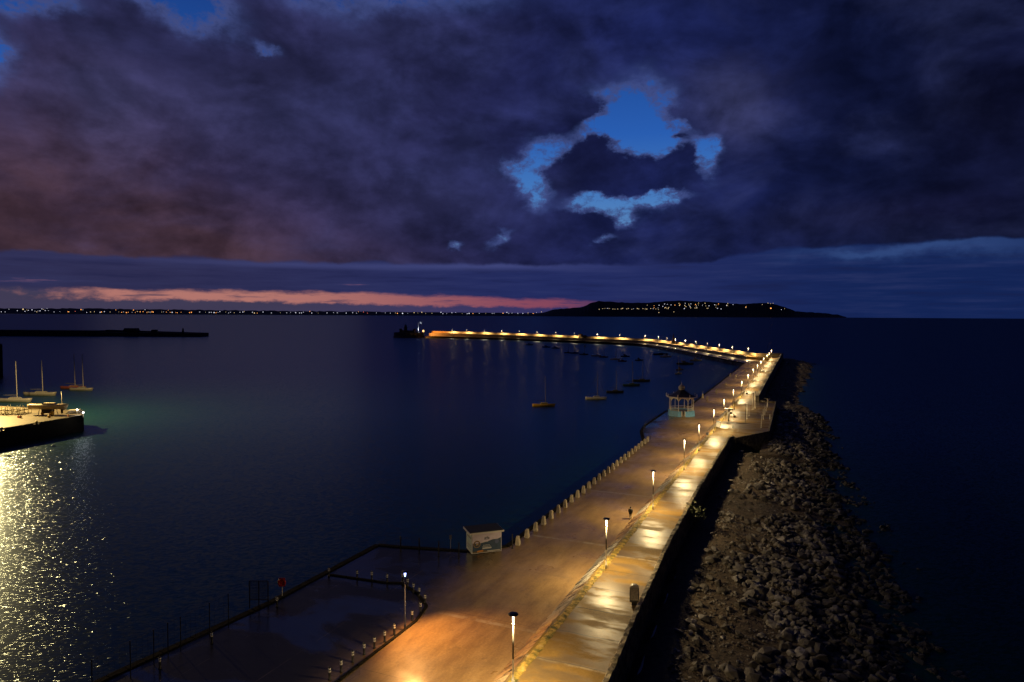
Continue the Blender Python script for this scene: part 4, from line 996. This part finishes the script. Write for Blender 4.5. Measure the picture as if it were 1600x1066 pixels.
# ------------------------------------------------------------------ west pier
y0 = P(312, 526.4, 0).y; xr = P(312, 526.4, 0).x; M_WP = mat('far_pier_stone', (.05, .045, .045), .8, var=.3, scale=.05)
e = empty('breakwater', (xr, y0, 0), 0, 'long dark breakwater across the water on the far harbour side', 'breakwater')
mb = MB(); mb.prism([(0, 0), (0, 26), (-130, 26), (-130, 0)], -3, [4.6, 4.6, 5.2, 5.2]); mb.prism([(-130, 0), (-130, 26), (-560, 8), (-560, -18)], -3, [7.2, 7.2, 8.6, 8.6]); mb.build('wall', M_WP, e)
MB().prism([(-2, 10), (-2, 18), (-128, 22), (-128, 14)], 4.4, [4.9, 4.9, 8.0, 8.0]).build('parapet', M_WP, e)
MB().box((-91, 8, 8.6), (17, 9, 3.6), 0, .88).build('battery_house', M_WP, e); MB().box((-62, 9, 7.0), (7, 6, 3.2), 0, .8).build('hut', M_WP, e)
MB().lathe([(1.5, 4.5), (1.2, 7.5), (1.7, 7.7), (1.0, 7.8), (1.0, 10), (.1, 10.9)], (-25, 8, 0), 10).build('lighthouse', M_WP, e)
# ------------------------------------------------------------------ dark dolphin at the left edge
q = P(5, 590, 0); e = empty('mooring_dolphin', (q.x, q.y, 0), -math.atan2(q.x, q.y), 'tall dark mooring structure cut off by the photo left edge', 'mooring structure')
MB().box((-8, 8, 6.2), (16, 16, 18.4)).build('caisson', mat('dolphin_concrete', (.03, .027, .028), .8), e); MB().box((-8, 8, 15.6), (15, 15, .5)).build('cap', M_STONEDK, e)
for k in range(3): MB().box((-13 + 5 * k, -.12, 7), (.5, .24, 14)).build('fender', M_BLK, e)

# ------------------------------------------------------------------ lit quay on the left
QZ = 4.2; qa, qb = P(0, 698.4, 0), P(131, 673.5, 0); qc = P(117.6, 641, QZ); qd = P(0, 634.5, QZ); dq = (qb - qa).normalized()
qs = qa - dq * 60
poly = [qs, qb, qb + Vector((-1.5, 2.5, 0)), qc, qd, qd + Vector((-40, -2, 0)), qs + Vector((-60, 0, 0))]
e = tag(MB().prism([(p.x, p.y) for p in poly], -3, QZ).build('quay', mat('quay_dark_face', (.02, .018, .016), .85, var=.3)), kind='structure')
mb = MB(); ins = [Vector((p.x, p.y, 0)) for p in poly]; cc = sum(ins, Vector()) / len(ins); ins = [p + (cc - p).normalized() * .5 for p in ins]
tag(mb.face([(p.x, p.y, QZ + .02) for p in ins]).build('quay_pavement', mat('quay_concrete', (.085, .066, .034), .6, var=.35, scale=.35, bump=.02)), kind='structure')
# flood-light mast standing just left of the view
fq = Vector((-150, 189, 0)); e = empty('floodlight_mast', (fq.x, fq.y, QZ), 0, 'tall floodlight mast on the lit quay just outside the left photo edge', 'floodlight')
MB().lathe([(.25, 0), (.2, 9), (.12, 22.5)], n=8).build('mast', M_POST, e, True)
MB().box((.55, -.25, 22.3), (1.0, .8, .35)).build('lamp_head', M_SHADE, e)
MB().box((.62, -.4, 22.08), (.8, .55, .06)).build('lens', M_LENS, e)
l = lamp_light('lamp_light', 270000, (1.0, .67, .22), 172, .15, .35); lo = bpy.data.objects.new('lamp_light', l); COL.objects.link(lo); lo.parent = e; lo.location = (.62, -.4, 21.7)
lo.rotation_euler = Vector((-.12, .05, 1)).to_track_quat('Z', 'Y').to_euler()
# small white lamps on the quay corner
for (px, py), lab in (((120.5, 641.5), 'small white lamp on the quay corner, set back from the edge'), ((130, 646), 'small white lamp right at the outer quay corner')):
    q = P(px, py, QZ + 1.0); e = empty('quay_lamp', (q.x, q.y, QZ), 0, lab, 'lamp', 'lamps on the quay corner')
    MB().tube((0, 0, 0), (0, 0, 1.0), .07, .06, 8).build('post', M_POST, e); MB().lathe([(.1, 1.0), (.2, 1.12), (.2, 1.26), (.05, 1.36)], n=10).build('lens', mat('white_lamp_glow', (1, 1, 1), .4, var=0, emit=(1, .95, .85), es=12), e)
    l = bpy.data.lights.new('lamp_light', 'POINT'); l.energy = 70; l.color = (1, .85, .65); l.shadow_soft_size = .25
    lo = bpy.data.objects.new('lamp_light', l); COL.objects.link(lo); lo.parent = e; lo.location = (.5, -.5, 1.5)
# quay clutter: cradles, buoys, drums
M_STEEL = mat('white_steel', (.6, .58, .5), .5, .1, var=.2); M_YEL = mat('buoy_yellow', (.8, .45, .03), .45, var=.15); M_ORG = mat('orange_plastic', (.7, .18, .03), .5, var=.15)
fa = None
for k in range(9):
    px = 1 + 4.6 * k; q = P(px, 648 - .6 * (k % 3), QZ); lab = 'white steel boat cradle with upright arms, %s from the left photo edge' % nth(k)
    if fa is None:
        fa = empty('boat_cradle', q, 0, lab, 'cradle', 'empty boat cradles on the quay')
        mb = MB()
        for a in (-.8, .8): mb.box((a, 0, .12), (.1, 2.4, .12))
        for b_ in (-1, 1): mb.box((0, b_, .2), (1.8, .1, .12))
        mb.build('base_frame', M_STEEL, fa)
        for a in (-.8, .8):
            for b_ in (-1, 1): MB().tube((a, b_, .2), (a * 1.15, b_ * 1.1, 1.7 + .25 * a), .06, .05, 6).build('upright', M_STEEL, fa)
        MB().box((0, 0, .95), (.2, 2.0, .3)).build('pad', mat('pad_grey', (.4, .38, .33), .8), fa); o = fa
    else: o = copy_tree(fa)
    o.location = q; o.rotation_euler = (0, 0, rnd.uniform(-.6, .6)); s_ = rnd.uniform(.85, 1.35); o.scale = (s_, s_, s_); tag(o, lab, 'cradle', 'empty boat cradles on the quay')
def buoy(px, py, r, mt, lab):
    r *= .68
    e = empty('buoy', P(px, py, QZ), rnd.uniform(0, 3), lab, 'buoy'); MB().lathe([(r * .3, 0), (r * .85, r * .3), (r, r), (r * .8, r * 1.6), (r * .3, r * 1.95)], n=12).build('float', mt, e, True); MB().lathe([(.08, r * 1.95), (.08, r * 2.5), (.14, r * 2.55)], n=8).build('lifting_eye', M_BLK, e)
buoy(81, 649.5, .85, M_YEL, 'big yellow buoy standing on the quay below the hauled-out boat'); buoy(77, 653, .55, M_YEL, 'small yellow buoy just below the big one on the quay'); buoy(66.5, 648.5, .6, M_YEL, 'yellow buoy under the left end of the hauled-out boat')
buoy(32, 653.5, .5, M_ORG, 'orange buoy on the quay in front of the cradles'); buoy(28.5, 653, .4, M_ORG, 'smaller orange buoy left beside another orange one on the quay'); buoy(107, 651, .35, M_ORG, 'orange buoy near the quay edge, right of the yellow ones')
for (px, py), lab in (((57, 663), 'yellow painted bollard midway along the quay edge'), ((2, 673), 'pale mooring bollard on the quay at the left photo edge')):
    e = empty('mooring_bollard', P(px, py, QZ), 0, lab, 'bollard'); MB().lathe([(.35, 0), (.25, .1), (.22, .5), (.36, .62), (.3, .75), (.05, .8)], n=12).build('body', M_YEL if px > 10 else M_STEEL, e, True); MB().box((0, 0, .03), (1.0, 1.0, .05)).build('base_plate', M_BLK, e)
e = empty('pontoon_stack', P(118, 645.5, QZ), .3, 'heap of pale pallets stacked at the outer end of the quay', 'pallets')
for k in range(4): MB().box((rnd.uniform(-.3, .3), rnd.uniform(-.2, .2), .12 + .22 * k), (4.0 - .5 * k, 2.2, .18)).build('pallet', M_STEEL, e)

# ------------------------------------------------------------------ boats
def hull_mb(L, B, D, sheer=.18, keel=0):
    mb = MB(); ns = 14; prof = []
    for k in range(ns + 1):
        u = k / ns; w = B / 2 * (math.sin(math.pi * min(1, (u * .86 + .14)) ) ** .62 if u < 1 else 0); w = max(w, .02)
        z = D * (1 + sheer * (2 * u - .9) ** 2); xx = -L / 2 + L * u
        rake = .06 * L * (u ** 3)
        prof.append([(xx + rake, w, z), (xx + rake * .6, w * .93, z * .5), (xx + rake * .1, w * .6, -.02), (xx, 0, -.3 - keel), (xx + rake * .1, -w * .6, -.02), (xx + rake * .6, -w * .93, z * .5), (xx + rake, -w, z)])
    i = [p for r_ in prof for p in r_]; fs = []
    for k in range(ns):
        for j in range(6): fs.append((k * 7 + j, k * 7 + j + 1, (k + 1) * 7 + j + 1, (k + 1) * 7 + j))
        fs.append((k * 7, (k + 1) * 7, (k + 1) * 7 + 6, k * 7 + 6))
    fs.append(tuple(range(7))); fs.append(tuple(ns * 7 + j for j in range(6, -1, -1)))
    return mb.add(i, fs)
HC = {'yellow': (.85, .50, .06), 'white': (.8, .78, .76), 'dark': (.03, .033, .045), 'grey': (.22, .22, .25), 'red': (.13, .038, .034), 'cream': (.6, .52, .36), 'pale': (.14, .14, .15), 'navy': (.02, .03, .07), 'brown': (.10, .055, .03), 'teal': (.03, .07, .09)}
def boat(loc, rz, L, col, label, mast=True, mh=None, cabin=True, group='boats moored in the harbour', boom=True):
    sail = mast; e = empty('sailing_boat' if sail else 'motor_boat', loc, rz, label, 'boat', group)
    B, D = L * .27, L * .085 + .15; M = mat('hull_' + col, HC[col], .4, var=.12, scale=1)
    hl = hull_mb(L, B, D).build('hull', M, e, True)
    MB().box((-.02 * L, 0, D * .96), (L * .62, B * .62, .10)).build('deck', mat('boat_deck', (.30, .28, .25), .6), e)
    if cabin:
        cb_ = MB().box((L * .04, 0, D + .22), (L * .34, B * .5, .5), 0, .82).build('cabin', mat('cabin_' + col, tuple(min(1, c * 1.2 + .06) for c in HC[col]), .5), e)
        MB().box((L * .04, 0, D + .26), (L * .29, B * .505, .16), 0, .95).build('window_strip', M_BLK, cb_)
    if not sail:
        MB().box((-.08 * L, 0, D + .75), (L * .26, B * .48, 1.0), 0, .85).build('wheelhouse', mat('cabin_' + col, tuple(min(1, c * 1.2 + .06) for c in HC[col]), .5), e)
    else:
        mh = mh or L * 1.15
        MB().tube((L * .1, 0, D), (L * .1 - .02 * mh, 0, D + mh), .14, .09, 6).build('mast', mat('mast_alloy', (.30, .29, .30), .4, .3, var=.1), e)
        if boom: MB().tube((L * .1, 0, D + 1.2), (-L * .32, 0, D + 1.1), .10, .08, 6).build('boom', mat('sail_cover', (.09, .09, .11), .8), e)
        mb = MB()
        for p in ((L * .5, 0, D * 1.1), (-L * .48, 0, D * 1.1), (L * .08, B * .45, D), (L * .08, -B * .45, D)): mb.tube(p, (L * .1 - .02 * mh, 0, D + mh * .97), .012, .012, 3, False)
        mb.build('stays', M_BLK, e)
    return e
BL = [  # px, py of the waterline, length in px, colour, mast top py (0: none), heading, label
 (849, 635, 36, 'yellow', 587, .05, 'yellow hulled sailing boat, nearest of the moored boats'),
 (930.6, 624, 33, 'white', 580, .0, 'pale hulled sailing boat right of the yellow one'),
 (960.5, 613.6, 27, 'dark', 579, 0, 'black hulled sailing boat behind and right of the pale one'),
 (986, 603, 27, 'teal', 564, .1, 'dim teal sailing boat between two black hulled boats'),
 (1001.8, 596, 27, 'dark', 561, -.05, 'long black sailing boat, rightmost of the diagonal row'),
 (1059.6, 584.5, 14.5, 'grey', 555, .6, 'grey sailing boat with leaning mast near the main pier'),
 (1062, 578.5, 12, 'brown', 0, .2, 'small brown motor boat just behind the leaning mast boat'),
 (1070, 569.5, 26, 'dark', 0, 0, 'long black motor boat below the lamp reflections near the bend'),
 (1087, 564, 18, 'grey', 0, .05, 'grey motor boat closest to the lit pier bend'),
 (1040, 558, 17, 'white', 0, -.05, 'pale motor boat under the far arm near the obelisk'),
 (1032, 554.5, 23, 'navy', 548, 0, 'navy boat right under the far arm wall, left of the obelisk'),
 (998.5, 563.5, 13, 'dark', 0, 0, 'short black motor boat alone below the far arm'),
 (976.8, 557.5, 14, 'dark', 0, 0, 'black motor boat above the pale boat pair'),
 (972, 565, 14, 'red', 548, 0, 'dark red sailing boat touching the pale one at its left'),
 (961, 562.2, 16, 'white', 545, 0, 'pale sailing boat left of the dark red one'),
 (943, 558.6, 14, 'red', 544, 0, 'dark red sailing boat left in the second far cluster'),
 (931.5, 556.8, 16, 'white', 542, 0, 'whitish sailing boat at the left of the second far cluster'),
 (912, 554.4, 14, 'dark', 538, 0, 'black sailing boat left of the whitish pair'),
 (897, 552.4, 15, 'grey', 537, 0, 'grey sailing boat in the leftmost overlapping pair'),
 (887, 551.6, 11, 'brown', 540, 0, 'brown sailing boat, leftmost of the overlapping pair'),
 (868, 544.6, 13, 'grey', 0, 0, 'grey open boat near the middle of the far arm'),
 (853.5, 543, 13, 'dark', 0, 0, 'black open boat left of the grey one below the far arm'),
 (827, 539.2, 13, 'grey', 0, 0, 'dim grey boat, farthest left below the far arm'),
 (914, 541.5, 6, 'white', 0, 0, 'tiny white dinghy close under the far arm')]
for px, py, ln_, col, my, hd, lab in BL:
    q = P(px, py, 0); pm = (q - CAM).length / F; L = ln_ * pm * .95; mh = (py - my) * pm * 1.0 - 1.0 if my else 0
    boat((q.x, q.y, .02), hd + math.pi * (px % 2 > 1) * 0, max(2.5, L), col, lab, bool(my), mh or None)
for px, py, ln_, col, my, lab in [(22, 628, 45, 'pale', 577, 'pale racing yacht with boom down, nearest yacht behind the lit quay'), (62.5, 618, 42, 'pale', 573, 'pale yacht lying between the nearest yacht and the red pair'), (114, 607.5, 33, 'red', 562, 'red hulled yacht behind, left of the overlapping pair by the quay'), (127, 610, 31, 'pale', 562, 'white yacht in front of the red hulled one by the quay')]:
    q = P(px, py, 0); pm = (q - CAM).length / F; boat((q.x, q.y, .02), -.05, ln_ * pm * .95, col, lab, True, (py - my) * pm - 1, group='yachts moored behind the lit quay')
# hauled-out boat on the quay
q = P(75, 648.5, QZ); bt = boat((q.x, q.y, QZ + 1.75), .03, 9.6, 'cream', 'cream sailing boat hauled out on a cradle on the lit quay', False, cabin=True, group='boat on the quay')
bt.name = 'hauled_out_boat'
for c in kids(bt):
    if c.name.startswith('wheelhouse'): bpy.data.objects.remove(c)
MB().box((0, 0, -.75), (3.2, .25, 1.1), 0, 1.0).build('keel', M_STONEDK, bt)
MB().box((3.6, 0, -.55), (.5, .2, 1.6)).build('rudder', M_BLK, bt)
mb = MB()
for a in (-1.8, 1.8):
    for b_ in (-1.1, 1.1): mb.tube((a, b_, -1.75), (a * .9, b_ * .75, -.05), .09, .08, 6)
for b_ in (-1.1, 1.1): mb.box((0, b_, -1.68), (4.4, .16, .12))
mb.build('cradle', M_STEEL, bt)
e = empty('flag_mast', P(97.5, 641, QZ), 0, 'white mast standing at the right end of the hauled-out boat', 'mast'); MB().tube((0, 0, 0), (-.12, 0, 5.0), .13, .09, 8).build('pole', M_WHT, e, True); MB().box((0, 0, .15), (.6, .6, .3)).build('base', M_STEEL, e)
# ------------------------------------------------------------------ far land and its lights
def ridge(name, Y, prof, depth, mt):
    mb = MB(); fr = []; tp = []; bk = []
    for px, py in prof:
        b0 = P(px, 520, 0); X_ = b0.x / b0.y * Y; d = (_f * F + _r2 * (px - 800) - _u2 * (py - 533)); z = CZ + d.z / d.y * (Y + depth * .4)
        fr.append((X_, Y, -2)); tp.append((X_ * (Y + depth * .4) / Y, Y + depth * .4, max(1, z))); bk.append((X_, Y + depth, -2))
    n_ = len(prof); mb.add(fr + tp + bk, [(k, k + 1, n_ + k + 1, n_ + k) for k in range(n_ - 1)] + [(n_ + k, n_ + k + 1, 2 * n_ + k + 1, 2 * n_ + k) for k in range(n_ - 1)])
    return tag(mb.build(name, mt), kind='structure')
M_LAND = mat('distant_land', (.012, .013, .02), .9, var=.3, scale=.004)
pf = []; px = -160
while px < 905:
    pf.append((px, (482.2 if px < 120 else 482.2 + (px - 120) * .0125 if px < 420 else 486 + (px - 420) * .0085) + (rnd.uniform(-.9, .6) if px < 600 else rnd.uniform(-.5, .3)))); px += rnd.uniform(3, 8)
ridge('far_shore', 9000, pf, 900, M_LAND)
hp = [(800, 491), (835, 490), (847, 488.6), (867, 483.5), (890, 481.6), (911, 479.6), (922, 474), (935, 470.2), (948, 471.3), (962, 472.2), (985, 473), (1009, 473), (1030, 472), (1045, 470.4), (1063, 470), (1090, 471), (1121, 472.3), (1145, 474.4), (1164, 475.3), (1185, 473.4), (1205, 474), (1225, 480), (1242, 486.3), (1265, 488), (1289, 489.4), (1300, 491.4), (1308, 491.4), (1316, 494), (1322, 495.5)]
h2 = []
for (a, b_), (c, d) in zip(hp[:-1], hp[1:]):
    n_ = max(1, int((c - a) / 4))
    for k in range(n_): h2.append((a + (c - a) * k / n_, b_ + (d - b_) * k / n_ + (rnd.uniform(-.45, .45) if b_ < 490 else 0)))
ridge('headland', 8600, h2 + [hp[-1]], 1400, M_LAND)
def glow(name, c, s): return mat(name, (.5, .5, .5), .5, var=0, emit=c, es=s)
GL = {'orange': glow('far_orange_light', (1, .36, .08), 2.6), 'white': glow('far_white_light', (.85, .85, 1), 1.2), 'yellow': glow('far_yellow_light', (1, .72, .35), 1.2), 'red': glow('far_red_light', (1, .15, .1), 1.8)}
LM = {}
for k, mt in GL.items():
    LM[k] = MB().lathe([(.3, -.95), (.85, -.5), (1, 0), (.85, .5), (.3, .95)], n=8).build('distant_light', mt)
used = set()
def light(px, py, Y, k, r, lab, g):
    b0 = P(px, 520, 0); d = (_f * F + _r2 * (px - 800) - _u2 * (py - 533)); loc = (d.x / d.y * Y, Y, CZ + d.z / d.y * Y)
    o = LM[k] if k not in used else LM[k].copy()
    if k in used: COL.objects.link(o)
    used.add(k); o.location = loc; o.scale = (r, r, r); tag(o, lab, 'light', g)
px = 2.0
while px < 835:
    if 100 < px < 310: k = rnd.choices(['orange', 'yellow', 'white', 'red'], [6, 3, 1.5, .5])[0]
    elif px < 100: k = rnd.choices(['white', 'yellow'], [4, 1])[0]
    else: k = rnd.choices(['white', 'yellow', 'orange', 'red'], [6, 2.5, 1, .6])[0]
    py = 487.2 + px * .0038 + (rnd.uniform(-.9, .7) if rnd.random() < .7 else rnd.uniform(-4, 0)) * (1 if px < 420 else .6)
    if px < 100: py -= rnd.uniform(0, 3.5)
    light(px, py, 8950, k, rnd.uniform(2.4, 5.4) * (1.4 if rnd.random() < .12 else 1), {'orange': 'tiny orange street light on the low far shore', 'white': 'tiny white light on the low far shore', 'yellow': 'tiny yellow light on the low far shore', 'red': 'tiny red light on the low far shore'}[k], 'lights along the far shore')
    px += rnd.choice([2, 3, 4.5, 6, 9, 13]) if px < 420 else rnd.choice([3, 6, 8, 10, 14])
for px in range(1195, 1200): pass
hl = [(800, 489.4), (825, 489), (838, 488.4), (846, 487.5)]
for k in range(22): hl.append((936 + k * 4.2 + rnd.uniform(-1.5, 1.5), 482.6 + rnd.uniform(-.7, .9)))
for k in range(58):
    px = rnd.gauss(1085, 48); px = min(1222, max(985, px)); hl.append((px, rnd.uniform(474.5, 484) - (0 if px < 1060 else 1.0)))
hl += [(1029.5, 488.5), (1053, 487.5), (1200, 473.8), (1204, 474.6), (1208, 474), (1191, 476), (1221, 484), (1226, 482.5)]
for k, (px, py) in enumerate(hl):
    c = rnd.choices(['yellow', 'white', 'orange'], [6, 3, .6])[0]
    light(px, py, 8550 if py > 480 else 8700, c, rnd.uniform(2.6, 4.6), 'tiny %s house light on the dark headland slope' % c, 'house lights on the headland')
light(1204.5, 481.8, 8560, 'orange', 7.5, 'brightest orange light low on the right of the headland', 'house lights on the headland')
